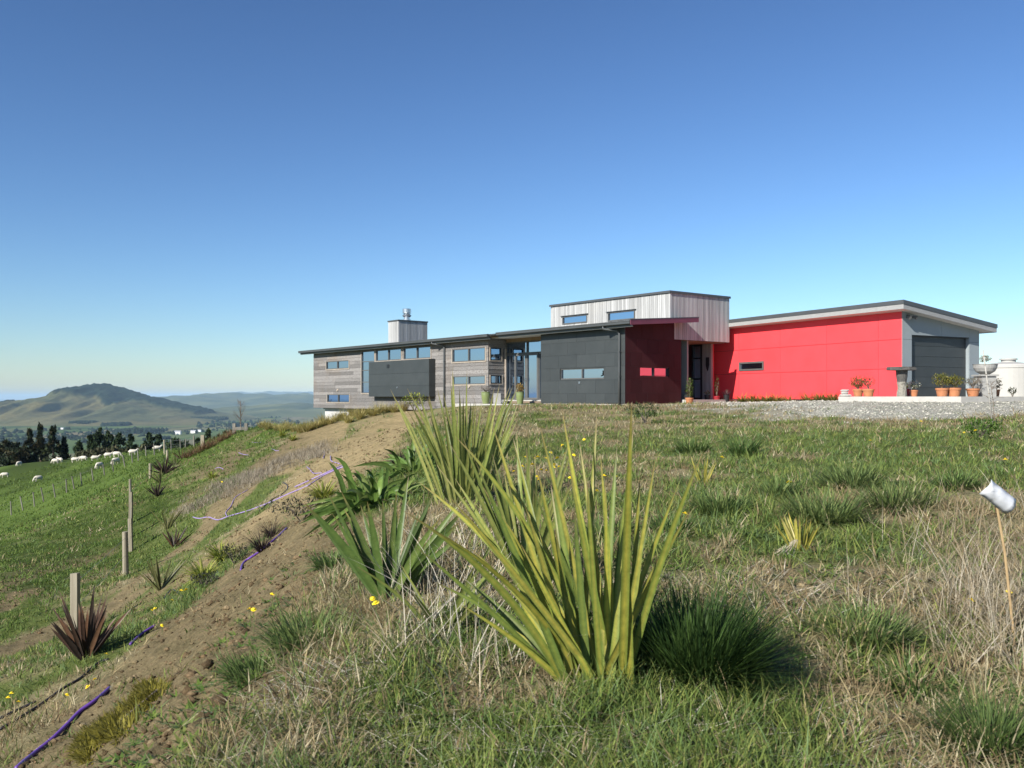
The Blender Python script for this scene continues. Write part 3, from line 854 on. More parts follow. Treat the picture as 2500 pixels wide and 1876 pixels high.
# ------------------------------------------------------------------ charcoal wing
A_DK = WF(1321, 900)[0]
DZ0 = WF(*R2(1145, 935))[1]; DZT = GZ - .2
w_dk = rect_front(687, 655, 1028, 745, R2)
w_dk = mid_front(687, 668, 752, 1028, 655, 740, R2)
dw = wall('charcoal_front_wall', H, 'a', .02, A_DK - .02, .0, .14, DZ0, DZT, [w_dk], M_backing)
jr = []
for y in (855, 750, 645, 540, 437): jr.append(WF(*R2(1145, y))[1])
zr = [DZ0] + jr + [DZT]
rp = random.Random(9)
for i_ in range(len(zr) - 1):
    a = -.02; a_stop = A_DK
    offs = (i_ % 2) * .62
    first = True
    while a < a_stop - .01:
        a2 = a + (1.24 if not first else 1.24 - offs); first = False
        if a_stop - a2 < .35: a2 = a_stop
        a2 = min(a2, a_stop)
        pieces('panel', H, 'a', a, a2, zr[i_], zr[i_ + 1], [w_dk], -.001, -.018, dw, M_dark, gap=.007)
        a = a2
part('plinth', M_concrete, house, H, .0, A_DK, .03, .2, -1.2, DZ0 - .004)
va, vz = WF(*R2(842, 773)); part('outlet', M_steel, house, H, va - .05, va + .05, -.06, -.02, vz - .05, vz + .05)
window(H, 'a', *w_dk, .07, -.05, (.5,), frame=.05)
part('window_reveal', M_blackframe, dw, H, w_dk[1] - .03, w_dk[1] - .002, -.016, .10, w_dk[2] + .002, w_dk[3] - .002)
# end wall facing the doors (jamb)
part('jamb_wall', M_dark, house, H, A_DK - .14, A_DK - .002, .002, 1.5, FLOOR - .3, DZT)
# dark red end wall
B_OX = WS(1662.7, 900)[0]
w_ox = mid_front(1303, 652, 722, 1526, 654, 737, R2, 0.0, WS)
OX0 = DZ0
ozt = lambda b: GZ + .045 + (b + OV) * SL - .10
ow = wall('dark_red_end_wall', H, 'b', .142, B_OX, .02, .16, OX0, GZ - .06, [w_ox], M_backing)
ojr = [WS(*R2(1400, y))[1] for y in (853, 752, 652, 548, 443)]
ozr = [OX0] + ojr + [GZ + .30]
rowh = ojr[1] - ojr[0]
for i_ in range(len(ozr) - 1):
    b_ = -.018; first = True
    while b_ < B_OX - .01:
        b2 = b_ + (.74 if not (first and i_ % 2) else .37); first = False
        if B_OX - b2 < .2: b2 = B_OX
        b2 = min(b2, B_OX)
        top = min(ozr[i_ + 1], ozt(b_))
        if top > ozr[i_] + .03:
            o_ = pieces('panel', H, 'b', b_, b2, ozr[i_], top, [w_ox], .019, .001 - .012, ow, M_oxide, gap=.009)
        b_ = b2
window(H, 'b', *w_ox, .08, -.05, (.5,), frame=.045, mat=M_blackframe)
part('end_wall_back', M_inside, house, H, .17, .30, .15, B_OX, OX0, w_ox[2] - .3)
part('plinth', M_concrete, house, H, .03, .2, .2, B_OX, -1.2, OX0 - .004)
part('floor', M_floor, house, H, .17, A_DK + 3.0, .15, 7.4, FLOOR - .25, FLOOR)
part('room_partition', M_inside, house, H, .2, A_RET - .1, 4.5, 4.6, FLOOR, GZ + .1)
part('ceiling', M_wsoffit, house, H, .2, A_RET + .5, .2, 4.4, GZ - .16, GZ - .11)

# ------------------------------------------------------------------ glazed entrance doors
gl = lambda X, Y: WF(*R2(X, Y), B_RET)
gz0 = gl(430, 905)[1]; gzt = gl(490, 448)[1]; gzd = gl(435, 548)[1]
aL, aS1, aD0, aD1, aS2 = A_RET, gl(342, 700)[0], gl(342, 700)[0], gl(522, 700)[0], A_DK - 1.0
window(H, 'a', aS1 + .006, aL - .01, gz0, gzd - .004, B_RET + .03, -.05, (), frame=.06, name='side_light')
window(H, 'a', aS2, aD1 - .006, gz0, gzd - .004, B_RET + .03, -.05, (), frame=.06, name='side_light')
window(H, 'a', aS2, aL - .01, gzd + .004, gzt, B_RET + .03, -.05, ((gl(432, 500)[0] - aS2) / (aL - .01 - aS2),), frame=.06, name='transom_window')
amid = (aD0 + aD1) / 2
for x0, x1, hs in ((aD1, amid - .003, 1), (amid + .003, aD0, -1)):
    d_ = window(H, 'a', x0, x1, gz0 + .01, gzd - .008, B_RET - .01, -.045, (), frame=.10, name='glass_door')
    hx = x1 - .05 if hs > 0 else x0 + .05
    mb = fbox(H, hx - .012, hx + .012, B_RET - .12, B_RET - .10, gz0 + .95, gz0 + 1.15); fbox(H, hx - .012, hx + .012, B_RET - .10, B_RET - .05, gz0 + 1.03, gz0 + 1.06, mb)
    mb.build('handle', M_steel, d_)
part('timber_lintel', M_soffit, house, H, aS2, aL - .01, B_RET, B_RET + .12, gzt + .005, GZ + .02)
part('door_step', M_concrete, house, H, A_DK - .6, A_RET - .05, .35, B_RET - .06, -.9, gz0 - .01)
part('timber_corner_post', M_trim, house, H, aL - .10, aL - .012, B_RET - .12, B_RET - .055, gz0, gzd + .3)
# a chair inside by the doors
# ------------------------------------------------------------------ raised timber box
B0, B1 = WS(1636, 800)[0], WS(1781, 800)[0]
BX1 = on_wall(C0, UA, UB, 1346, 750, B0)[0]
BXT = WS(1636, 712.5)[1]; BXB = WS(1720, 834)[1]
kz = lambda b: BXT + (b - B0) * (WS(1782, 724.5)[1] - BXT) / (B1 - B0)
wb1 = mid_front(705, 262, 322, 898, 246, 312, R2, B0); wb2 = mid_front(1056, 232, 300, 1265, 210, 286, R2, B0)
wz0 = min(wb1[2], wb2[2]); wz1 = max(wb1[3], wb2[3])
bw = wall('raised_box_front_wall', H, 'a', .03, BX1, B0 + .03, B0 + .16, BXB, BXT, [wb1, wb2], M_backing)
n_ = 64; 
for k in range(n_):
    a0 = -.0 + BX1 * k / n_; a1 = BX1 * (k + 1) / n_
    pieces('vertical_board', H, 'a', a0, a1, BXB, BXT - .002, [wb1, wb2], B0 + .029, B0 + (.004 if k % 2 else .0), bw, M_vboard, gap=.012)
P0 = np.array(H(.0, B0, 0)[:2]); KD = np.array([.806, .592]); KA = np.array([-.592, .806])
def K(a, b, z): p = P0 + KA * a + KD * b; return (p[0], p[1], z)      # the right-hand face turns part-way towards the garage
KB = on_wall(P0, KD, KA, 1781, 800, 0.0)[0]
sw = wall('raised_box_side_wall', K, 'b', .03, KB, .03, .16, BXB, BXT, [], M_backing)
n_ = 30
for k in range(n_):
    b0_ = .002 + (KB - .002) * k / n_; b1_ = .002 + (KB - .002) * (k + 1) / n_
    pieces('vertical_board', K, 'b', b0_, b1_, BXB, BXT - .002, [], .029, (.004 if k % 2 else .0), sw, M_vboard, gap=.012)
def slab_poly(name, P, z0, z1, mat, par):
    n_ = len(P); mb = MB()
    mb.add([(x, y, z0) for x, y in P] + [(x, y, z1) for x, y in P], [tuple(range(n_, 2 * n_)), tuple(reversed(range(n_)))] + [(i, (i + 1) % n_, n_ + (i + 1) % n_, n_ + i) for i in range(n_)])
    return mb.build(name, mat, par)
xy = lambda p: (p[0], p[1])
part('raised_box_back_wall', M_vboard, house, H, .3, BX1, B1 - .1, B1, BXB, BXT - .01)
part('raised_box_end_wall', M_vboard, house, H, BX1 + .005, BX1 + .1, B0 + .05, B1, 2.8, BXT - .01)
slab_poly('raised_box_soffit', [xy(H(3.5, B_OX + .1, 0)), xy(H(.17, B_OX + .1, 0)), xy(K(.17, B_OX - B0 + .1, 0)), xy(K(.17, KB - .02, 0)), xy(H(.3, B1 - .1, 0)), xy(H(3.5, B1 - .1, 0))], BXB + .005, BXB + .06, M_soffit, house)
br = slab_poly('raised_box_roof', [xy(H(BX1 + .06, B0 - .05, 0)), xy(H(-.02, B0 - .05, 0)), xy(K(-.02, KB + .03, 0)), xy(H(.1, B1 + .05, 0)), xy(H(BX1 + .06, B1 + .05, 0))], BXT + .004, BXT + .03, M_roof, house)
part('capping', M_gutter, br, H, -.05, BX1 + .09, B0 - .075, B0 - .052, BXT - .05, BXT + .055)
part('capping', M_gutter, br, K, -.05, -.022, -.05, KB + .04, BXT - .05, BXT + .055)
q0 = np.array(K(.05, KB - .02, 0)[:2]); q1 = np.array(H(.1, B1 - .02, 0)[:2])
slab_poly('raised_box_back_return', [tuple(q0), tuple(q1), tuple(q1 + GA * .1), tuple(q0 + GA * .1)], BXB, BXT, M_vboard, house)
for wq in (wb1, wb2):
    wn = window(H, 'a', *wq, B0 + .02, -.05, (), frame=.06)
    part('head_flashing', M_gutter, wn, H, wq[0] - .08, wq[1] + .08, B0 - .09, B0 - .004, wq[3] + .002, wq[3] + .03)

# ------------------------------------------------------------------ recessed entry beneath the box
BE = B1 - .2
EZ0 = -.12
ew_ = lambda X, Y=700: on_wall(C0, UA, UB, *R2(X, Y), BE)[0]
part('entry_red_wall', M_oxide, house, H, ew_(1702), 4.2, BE, BE + .12, EZ0 - .6, BXB + .0)
part('entry_side_wall', M_oxide, house, H, .165, .30, B_OX + .002, B_OX + .08, EZ0 - .6, BXB + .06)
dframe = window(H, 'a', ew_(1784), ew_(1704), EZ0, BXB - .004, BE + .02, -.05, (), frame=.10, mat=M_blackframe, name='entry_door', transoms=[EZ0 + 1.05, EZ0 + 2.1])
fwall = part('entry_timber_wall', M_sboard, house, H, ew_(1852), ew_(1786), BE - .002, BE + .14, EZ0 - .6, BXB - .004)
for k in range(5):
    e0, e1 = ew_(1852), ew_(1786); a0 = e0 + (e1 - e0) * k / 5; a1 = e0 + (e1 - e0) * (k + 1) / 5
    pieces('vertical_board', H, 'a', a0, a1, EZ0 - .05, BXB - .006, [], BE - .003, BE - .022, fwall, M_sboard, gap=.010)
part('entry_floor', M_concrete, house, H, -.6, 4, B_OX + .1, BE, EZ0 - .6, EZ0)
# link wall closing the gap to the garage behind the entry
q0 = np.array(H(ew_(1852), BE + .14, 0)[:2]); q1 = np.array(G(13.2, .1, 0)[:2])
mb = MB(); e_ = (q1 - q0) / np.linalg.norm(q1 - q0); nrm = np.array([-e_[1], e_[0]]) * .06
mb.hexa([(*(q0 + nrm), -.8), (*(q1 + nrm), -.8), (*(q1 - nrm), -.8), (*(q0 - nrm), -.8), (*(q0 + nrm), BXB), (*(q1 + nrm), BXB), (*(q1 - nrm), BXB), (*(q0 - nrm), BXB)])
mb.build('link_wall', M_red, house)

# ------------------------------------------------------------------ chimney
ch = np.array([-6.9, 53.0]) * 1.0725
chz = 186.8 * ch[1] / FPX
def CH(a, b, z): p = ch + UA * a + UB * b; return (p[0], p[1], z)
cm = part('chimney', M_backing, house, CH, .02, 1.24, .02, 2.25, 3.2, chz - .02)
for k in range(17):
    pieces('vertical_board', CH, 'b', .02 + 2.25 * k / 17, .02 + 2.25 * (k + 1) / 17, 3.3, chz - .02, [], .019, .0 + .003 * (k % 2), cm, M_vboard, gap=.012)
for k in range(9):
    pieces('vertical_board', CH, 'a', .0 + 1.26 * k / 9, 1.26 * (k + 1) / 9, 3.3, chz - .02, [], .019, .0 + .003 * (k % 2), cm, M_vboard, gap=.012)
part('capping', M_gutter, cm, CH, -.04, 1.3, -.04, 2.3, chz - .015, chz + .07)
fc = CH(.55, 1.0, chz + .07)
mb = MB(); mb.lathe(fc, [(.28, 0), (.28, .10), (.20, .12), (.20, .24), (.30, .34), (.30, .36), (.19, .46), (.19, .50)], 20); mb.build('flue', M_steel, cm, smooth=False)
mb = MB(); mb.lathe((fc[0], fc[1], fc[2] + .50), [(.24, 0), (.285, .02), (.285, .28), (.25, .30)], 20); mb.build('flue_cap', M_steel, cm)

# ------------------------------------------------------------------ garage wing
GL_ = 14.2
g_w = mid_front(503, 478, 530, 651, 473, 528, R3, 0.0, GF)
gj = [GF(*R3(1480, 516))[1], GF(*R3(1480, 340))[1]]
GTOP = GF(2201, 757)[1] + .02
gw = wall('red_garage_wall', G, 'a', .0, GL_, .03, .16, -.6, GTOP, [g_w], M_backing)
gx_ = sorted([GF(*R3(X, 400))[0] for X in (1337, 1027, 748, 500)])
cols_ = [-.0] + gx_ + [gx_[-1] + 2.4, GL_]
rows_ = [-.10, gj[0], gj[1], GTOP]
for i_ in range(len(cols_) - 1):
    for j_ in range(3):
        pieces('panel', G, 'a', cols_[i_], cols_[i_ + 1], rows_[j_], rows_[j_ + 1], [g_w], .029, .011, gw, M_red, gap=.012)
for zj in gj:
    part('joint_strip', M_red, gw, G, .0, GL_, .004, .0105, zj + .012, zj + .05)
part('plinth', M_concrete, house, G, .0, GL_, .035, .2, -.9, -.104)
part('red_garage_return', M_grey, gw, G, -.02, -.001, .0, .03, -.1, GTOP)
window(G, 'a', *g_w, .02, -.05, (), frame=.085)
part('garage_dark_lining', M_backing, house, G, .4, 12, .5, .6, -.1, 2.4)
# grey gable end with the garage door
GBE = GS(2390, 900)[0]
dz = GS(*R3(1537, 315))[1]
d0, d1 = GS(*R3(1537, 500))[0], GS(*R3(1882, 500))[0]
gt = lambda b: GTOP - b * (GTOP - GS(2390, 800)[1]) / GBE
door_h = (d0, d1, -.5, dz)
gs = wall('grey_gable_wall', G, 'b', .161, GBE, .002, .14, -.6, gt(GBE) - .02, [door_h], M_backing)
def gable_panel(b0_, b1_, z0_, z1_, slope=False):
    mb = MB(); o0, o1 = .0015, -.016; g_ = .005
    t0, t1 = (gt(b0_) - .01, gt(b1_) - .01) if slope else (z1_, z1_)
    mb.hexa([G(o1, b0_ + g_, z0_ + g_), G(o1, b1_ - g_, z0_ + g_), G(o0, b1_ - g_, z0_ + g_), G(o0, b0_ + g_, z0_ + g_),
             G(o1, b0_ + g_, t0 - g_), G(o1, b1_ - g_, t1 - g_), G(o0, b1_ - g_, t1 - g_), G(o0, b0_ + g_, t0 - g_)])
    mb.build('panel', M_grey, gs)
for j_ in range(2): gable_panel(.0, d0, rows_[j_], rows_[j_ + 1])
for j_ in range(2): gable_panel(d1, GBE, rows_[j_], rows_[j_ + 1])
gable_panel(.0, d0, gj[1], 0, True); gable_panel(d1, GBE, gj[1], 0, True)
gable_panel(d0, (d0 + d1) / 2, dz, 0, True); gable_panel((d0 + d1) / 2, d1, dz, 0, True)
part('grey_gable_upper_backing', M_backing, gs, G, .004, .14, .2, GBE - 1.5, gt(GBE) - .02, gt(GBE - 1.5) - .1)
gd = part('garage_door', M_blackframe, house, G, .16, .20, d0, d1, -.06, dz)
for k in range(6):
    z0_ = -.02 + (dz + .02) * k / 6; z1_ = -.02 + (dz + .02) * (k + 1) / 6
    pieces('door_panel', G, 'b', d0 + .02, d1 - .02, z0_, z1_, [], .159, .135, gd, M_dark, gap=.012)
part('door_reveal', M_grey, gs, G, .0, .158, d1 - .012, d1 + .0, -.05, dz - .004)
part('door_head', M_blackframe, gs, G, .0, .158, d0, d1 - .013, dz - .03, dz - .002)
part('corner_flashing', M_fascia, house, G, -.022, -.005, -.006, .03, -.1, GTOP)
# roof: high along the red wall, falling to the right
RO_A, RO_B = .47, .50
zr0 = GS(2206, 734, -RO_A)[1]
RZ = 236 * 34.15 / FPX
rs = lambda b: RZ - (b + RO_B) * (.68 / 5.39)
GBR = GBE + .5
def groof(name, a0, a1, b0, b1, dz0, dz1, mat, par):
    mb = MB(); mb.hexa([G(a0, b0, rs(b0) + dz0), G(a1, b0, rs(b0) + dz0), G(a1, b1, rs(b1) + dz0), G(a0, b1, rs(b1) + dz0), G(a0, b0, rs(b0) + dz1), G(a1, b0, rs(b0) + dz1), G(a1, b1, rs(b1) + dz1), G(a0, b1, rs(b1) + dz1)])
    return mb.build(name, mat, par)
GA1 = GF(1765, 783, -RO_B)[0]
grf = groof('garage_roof', -RO_A, GA1, -RO_B, GBR, -.05, 0, M_roof, house)
groof('soffit', -RO_A + .03, GA1 - .03, -RO_B + .03, GBR - .03, -.30, -.27, M_wsoffit, grf)
groof('fascia', -RO_A + .005, GA1, -RO_B + .005, -RO_B + .03, -.32, -.10, M_fascia, grf)
groof('fascia', -RO_A + .005, -RO_A + .03, -RO_B + .03, GBR, -.32, -.10, M_fascia, grf)
groof('fascia', -RO_A + .03, GA1, GBR - .03, GBR, -.32, -.10, M_fascia, grf)
groof('capping', -RO_A - .02, GA1 + .02, -RO_B - .02, -RO_B + .003, -.13, .03, M_gutter, grf)
groof('capping', -RO_A - .02, -RO_A + .003, -RO_B + .003, GBR + .02, -.13, .03, M_gutter, grf)
groof('fascia', GA1 - .03, GA1, -RO_B + .03, GBR - .03, -.32, -.10, M_fascia, grf)
part('garage_back_wall', M_grey, house, G, .15, 12, GBE - .12, GBE, -.6, gt(GBE) - .02)
# floodlight under the eave
lb, lz = GS(*R3(1510, 205))
fl = part('floodlight', M_frame, house, G, -.10, -.017, lb - .06, lb + .06, lz - .06, lz + .06)
mb = MB()
for s_ in (-1, 1):
    p = Vector(G(-.14, lb + s_ * .14, lz + .0)); q_ = Vector(G(-.30, lb + s_ * .22, lz - .08))
    mb.tube([Vector(G(-.08, lb, lz)), p], .015, 6); mb.tube([p, q_], [.05, .08], 10)
mb.build('lamp_head', M_frame, fl)
# ------------------------------------------------------------------ vegetation builders
def blades(P, az, t0, curve, L, W, k, side=None):
    """tapering blades: P n,3; returns V (n,2k+1,3) and faces"""
    n = len(P)
    s = np.linspace(0, 1, k + 1)
    ds = L[:, None] / k
    ti = t0[:, None] + curve[:, None] * (s[None, :-1] + .5 / k)
    hx = np.concatenate([np.zeros((n, 1)), np.cumsum(np.sin(ti) * ds, 1)], 1)
    hz = np.concatenate([np.zeros((n, 1)), np.cumsum(np.cos(ti) * ds, 1)], 1)
    ca, sa = np.cos(az)[:, None], np.sin(az)[:, None]
    cen = np.stack([P[:, 0:1] + ca * hx, P[:, 1:2] + sa * hx, P[:, 2:3] + hz], -1)
    sd = az + np.pi / 2 if side is None else side
    sv = np.stack([np.cos(sd), np.sin(sd), np.zeros(n)], -1)[:, None, :]
    wd = (W[:, None] * .5 * (1 - s[None, :-1] ** 1.6))[:, :, None]
    Lf = cen[:, :-1] - sv * wd; Rt = cen[:, :-1] + sv * wd
    V = np.concatenate([np.stack([Lf, Rt], 2).reshape(n, 2 * k, 3), cen[:, -1:]], 1)
    per = 2 * k + 1
    off = (np.arange(n) * per)[:, None, None]
    q = np.array([(2 * i, 2 * i + 1, 2 * i + 3, 2 * i + 2) for i in range(k - 1)]).reshape(-1, 4)
    t = np.array([(2 * k - 2, 2 * k - 1, 2 * k)])
    Q = (q[None] + off).reshape(-1, 4) if k > 1 else np.zeros((0, 4), int)
    T = (t[None] + off).reshape(-1, 3)
    return V.reshape(-1, 3), (np.concatenate([Q.ravel(), T.ravel()]), np.concatenate([np.full(len(Q), 4), np.full(len(T), 3)])), per
def join(parts):
    V = []; I = []; T = []; Cc = []; o_ = 0
    for v, (i, t), c in parts:
        V.append(v); I.append(i + o_); T.append(t); Cc.append(c); o_ += len(v)
    return np.concatenate(V), (np.concatenate(I), np.concatenate(T)), np.concatenate(Cc)
M_grass = leafmat('grass_blade', .28, .6)
M_straw = leafmat('dry_straw', .15, .8)
M_flax = leafmat('flax_leaf', .22, .38)
M_leaf = leafmat('broad_leaf', .25, .4)
def jit(c, n, a=.2, r=rng): return np.clip(np.array(c)[None] * (1 + (r.random((n, 1)) - .5) * 2 * a) * (1 + (r.random((n, 3)) - .5) * a * .5), .003, 1)

def clump_mesh(base, n, L, W, spread, tilt, curve, cols, seed, k=4, r_base=.06, tip=None):
    r = np.random.default_rng(seed)
    a = r.random(n) * 2 * np.pi; rr_ = r_base * np.sqrt(r.random(n))
    P = np.stack([base[0] + np.cos(a) * rr_, base[1] + np.sin(a) * rr_, np.full(n, base[2] - .02)], -1)
    az = a + (r.random(n) - .5) * 1.6
    t0 = tilt[0] + (tilt[1] - tilt[0]) * r.random(n) ** .8
    cv = curve[0] + (curve[1] - curve[0]) * r.random(n)
    V, F, per = blades(P, az, t0, cv, L * (.55 + .45 * r.random(n)), W * (.7 + .6 * r.random(n)), k, az + np.pi / 2 + (r.random(n) - .5) * 1.2)
    ci = r.integers(0, len(cols), n)
    c = np.array(cols)[ci] * (.75 + .5 * r.random((n, 1)))
    C = np.repeat(c, per, 0)
    if tip is not None:
        m_ = np.tile(np.arange(per) >= per - 2, n); C[m_] = C[m_] * .4 + np.array(tip) * .6
    return V, F, C
def tussock(name, label, cat, base, n, L, W, cols, seed, tilt=(.05, 1.1), curve=(.2, .9), group=None, r_base=.06, mat=None, k=4, tip=None):
    V, F, C = clump_mesh(base, n, L, W, 0, tilt, curve, cols, seed, k, r_base, tip)
    return tag(mesh_obj(name, V, F, mat or M_grass, cols=C, origin=base), label, cat, group)

def leaf(base, tip, sag, w, cols, parent, mat=M_flax, fold=.35, n=9, rise=.0, base_w=.55, name='leaf', face=None):
    """one strap leaf as its own mesh: green margins, paler middle, folded along its length"""
    b = Vector(base); t = Vector(tip)
    ctl = (b + t) / 2 + Vector((0, 0, rise))
    d = (t - b); out = Vector((d.x, d.y, 0))
    ctl = ctl - out * sag * .5 + Vector((0, 0, sag * d.length * .35))
    V = []; C = []
    view = face or Vector((random.uniform(-.35, .35), -1, random.uniform(-.2, .2)))
    for i in range(n):
        s = i / (n - 1)
        p = b * (1 - s) ** 2 + ctl * 2 * s * (1 - s) + t * s * s
        tn = ((ctl - b) * (1 - s) + (t - ctl) * s).normalized()
        sd = tn.cross(view).normalized(); nm = sd.cross(tn)
        wd = w * .5 * min(1, base_w + s * 1.6) * max(0.0, 1 - s ** 3.2) + .0006
        V += [p - sd * wd + nm * wd * fold, p, p + sd * wd + nm * wd * fold]
        g = cols[0]; y = cols[1]; tp = cols[2] if len(cols) > 2 else g
        f = max(0, (s - .86) / .14)
        e = tuple(a * (1 - f) + q * f for a, q in zip(g, tp)); c_ = tuple(a * (1 - f) + q * f for a, q in zip(y, tp))
        C += [e, c_, e]
    F = []
    for i in range(n - 1):
        F += [(3 * i, 3 * i + 1, 3 * i + 4, 3 * i + 3), (3 * i + 1, 3 * i + 2, 3 * i + 5, 3 * i + 4)]
    return mesh_obj(name, V, F, mat, parent, True, cols=C)
def strap_plant(name, label, cat, base, n, L, w, tilt, sag, cols, seed, mat=M_flax, fold=.35, droop=0.0, r0=.05, group=None, lean=(0, 0)):
    """fan of strap leaves, each leaf a part"""
    rd = random.Random(seed)
    t = thing(name, label, cat, tuple(base), group)
    for i in range(n):
        a = rd.uniform(0, 2 * math.pi); ti = tilt[0] + (tilt[1] - tilt[0]) * rd.random() ** .8; l = L * rd.uniform(.6, 1.0)
        b = Vector(base) + Vector((math.cos(a), math.sin(a), 0)) * r0 * rd.random() - Vector((0, 0, .03))
        tip = b + Vector((math.cos(a) * math.sin(ti) + lean[0], math.sin(a) * math.sin(ti) + lean[1], math.cos(ti))) * l - Vector((0, 0, droop * l * math.sin(ti)))
        c = rd.choice(cols); k_ = rd.uniform(.75, 1.25)
        c = tuple(tuple(x * k_ for x in q) for q in c)
        leaf(b, tip, sag * rd.uniform(.4, 1.2), w * rd.uniform(.75, 1.2), c, t, mat, fold, 7, face=Vector((rd.uniform(-.7, .7), -1, rd.uniform(-.6, .6))))
    return t

# ------------------------------------------------------------------ big foreground flax
FX_G = [((.155, .205, .042), (.34, .31, .055), (.24, .18, .08)), ((.125, .18, .038), (.25, .25, .05), (.26, .19, .10)), ((.19, .225, .055), (.37, .33, .065), (.24, .18, .08)), ((.085, .13, .034), (.15, .19, .04), (.12, .10, .05))]
fb = hit(1468, 1668)
FX_Y = fb.y
t = thing('flax_plant', 'large striped flax in the foreground with tall yellow-green sword leaves', 'flax', tuple(fb))
tips = [(1717,1102),(1655,1185),(1542,983),(1506,1090),(1457,1020),(1432,1165),(1373,1006),(1342,1090),(1311,1141),(1252,1068),(1203,1040),(1160,1125),(1112,1066),(1066,1136),(1023,1178),(985,1248),(1015,1335),(1062,1422),(1126,1478),(1592,1250),(1562,1160),(1622,1340),(1402,1240),(1484,1290),(1356,1290),(1282,1236),(1206,1236),(1150,1340),(1532,1350),(1608,1440),(1250,1430),(1440,1400),(1200,1500),(1330,1420),(1478,1180),(1415,1080),(1300,1190),(1570,1330),(1232,1150),(1180,1190),(1095,1210),(1050,1290),(1345,1185),(1520,1240),(1466,1110),(1390,1140),(1600,1120),(1272,1330),(1130,1410),(1685,1240),(1545,1060),(1318,1040)]
rd = random.Random(21)
for px_, py_ in tips:
    dy = rd.uniform(-.38, .42)
    tp = Vector(((px_ - CX) / FPX * (FX_Y + dy), FX_Y + dy, (HY - py_) / FPX * (FX_Y + dy)))
    b = fb + Vector((rd.uniform(-.09, .10) + (px_ - 1440) * .00022, rd.uniform(-.06, .06), -.04))
    k_ = rd.uniform(.8, 1.2)
    c = tuple(tuple(x * k_ for x in q) for q in rd.choice(FX_G))
    leaf(b, tp, rd.uniform(-.05, .16) if abs(px_ - 1460) < 330 else rd.uniform(.05, .3), rd.uniform(.024, .037), c, t, M_flax, .30, 12, base_w=.75)
# flaxes behind it along the edge of the bank
FX_B = [((.16, .21, .06), (.25, .26, .075), (.22, .17, .10)), ((.125, .175, .05), (.20, .225, .06), (.22, .17, .10)), ((.21, .25, .085), (.31, .31, .10), (.25, .2, .11))]
strap_plant('flax_plant', 'upright green flax just behind the large striped foreground flax', 'flax', hit(1285, 1440), 26, 1.15, .034, (.02, .62), .12, FX_B, 31, lean=(-.10, 0))
strap_plant('flax_plant', 'tall dense pale green flax on the bank edge below the downpipe', 'flax', hit(1130, 1232), 60, 1.5, .040, (.02, .55), .14, FX_B, 32, r0=.28)
strap_plant('flax_plant', 'broad dark green flax at left of the foreground among dry straws', 'flax', hit(945, 1470), 24, .86, .050, (.05, .85), .15, [((.065, .11, .030), (.085, .13, .035), (.16, .12, .05)), ((.085, .13, .035), (.11, .15, .04), (.2, .14, .06))], 33, lean=(-.05, 0))
strap_plant('flax_plant', 'low spreading green flax between the broad dark flax and the striped one', 'flax', hit(1085, 1540), 12, .6, .030, (.3, 1.1), .2, FX_B, 34)
YF = [((.30, .27, .05), (.40, .36, .08), (.16, .09, .05)), ((.22, .22, .05), (.34, .30, .06), (.15, .09, .05)), ((.33, .30, .10), (.42, .38, .14), (.2, .12, .07))]
yb = hit(1950, 1345)
strap_plant('flax_plant', 'small yellow flax with curled dead leaves in the middle of the lawn', 'flax', yb, 22, .34, .022, (.05, .75), .1, YF, 35)
strap_plant('flax_plant', 'thin yellow flax seedling further back toward the garage', 'flax', hit(1715, 1182), 9, .40, .022, (.02, .45), .1, YF, 36)
t = thing('dead_leaves', 'pale curled dead leaves hanging at the foot of the small yellow flax', 'leaves', tuple(yb))
rd = random.Random(3)
for i in range(9):
    a = rd.uniform(2.4, 4.4); l = rd.uniform(.16, .30)
    leaf(yb + Vector((0, 0, .10)), yb + Vector((math.cos(a) * l * .8 - .05, math.sin(a) * l * .5 - .05, -.03)), -.9, .009, ((.42, .37, .26), (.55, .5, .4), (.4, .34, .24)), t, M_straw, .4, 9)
# broad-leaved lily clump
lb_ = hit(925, 1232)
t = strap_plant('lily_clump', 'lush broad-leaved green lily clump at the top of the bare bank', 'lily', lb_, 150, .80, .068, (.25, 1.25), 1.0, [((.085, .15, .032), (.11, .18, .042)), ((.115, .185, .045), (.14, .21, .05)), ((.06, .11, .026), (.08, .14, .032)), ((.15, .21, .06), (.19, .24, .08))], 40, M_leaf, .40, .80, .48)
lb2 = hit(1010, 1150)
strap_plant('lily_clump', 'smaller lily clump behind the lush one, half hidden by flax', 'lily', lb2, 50, .8, .06, (.25, 1.25), 1.0, [((.08, .14, .035), (.10, .17, .042)), ((.10, .165, .042), (.13, .19, .05))], 41, M_leaf, .40, .75, .34)
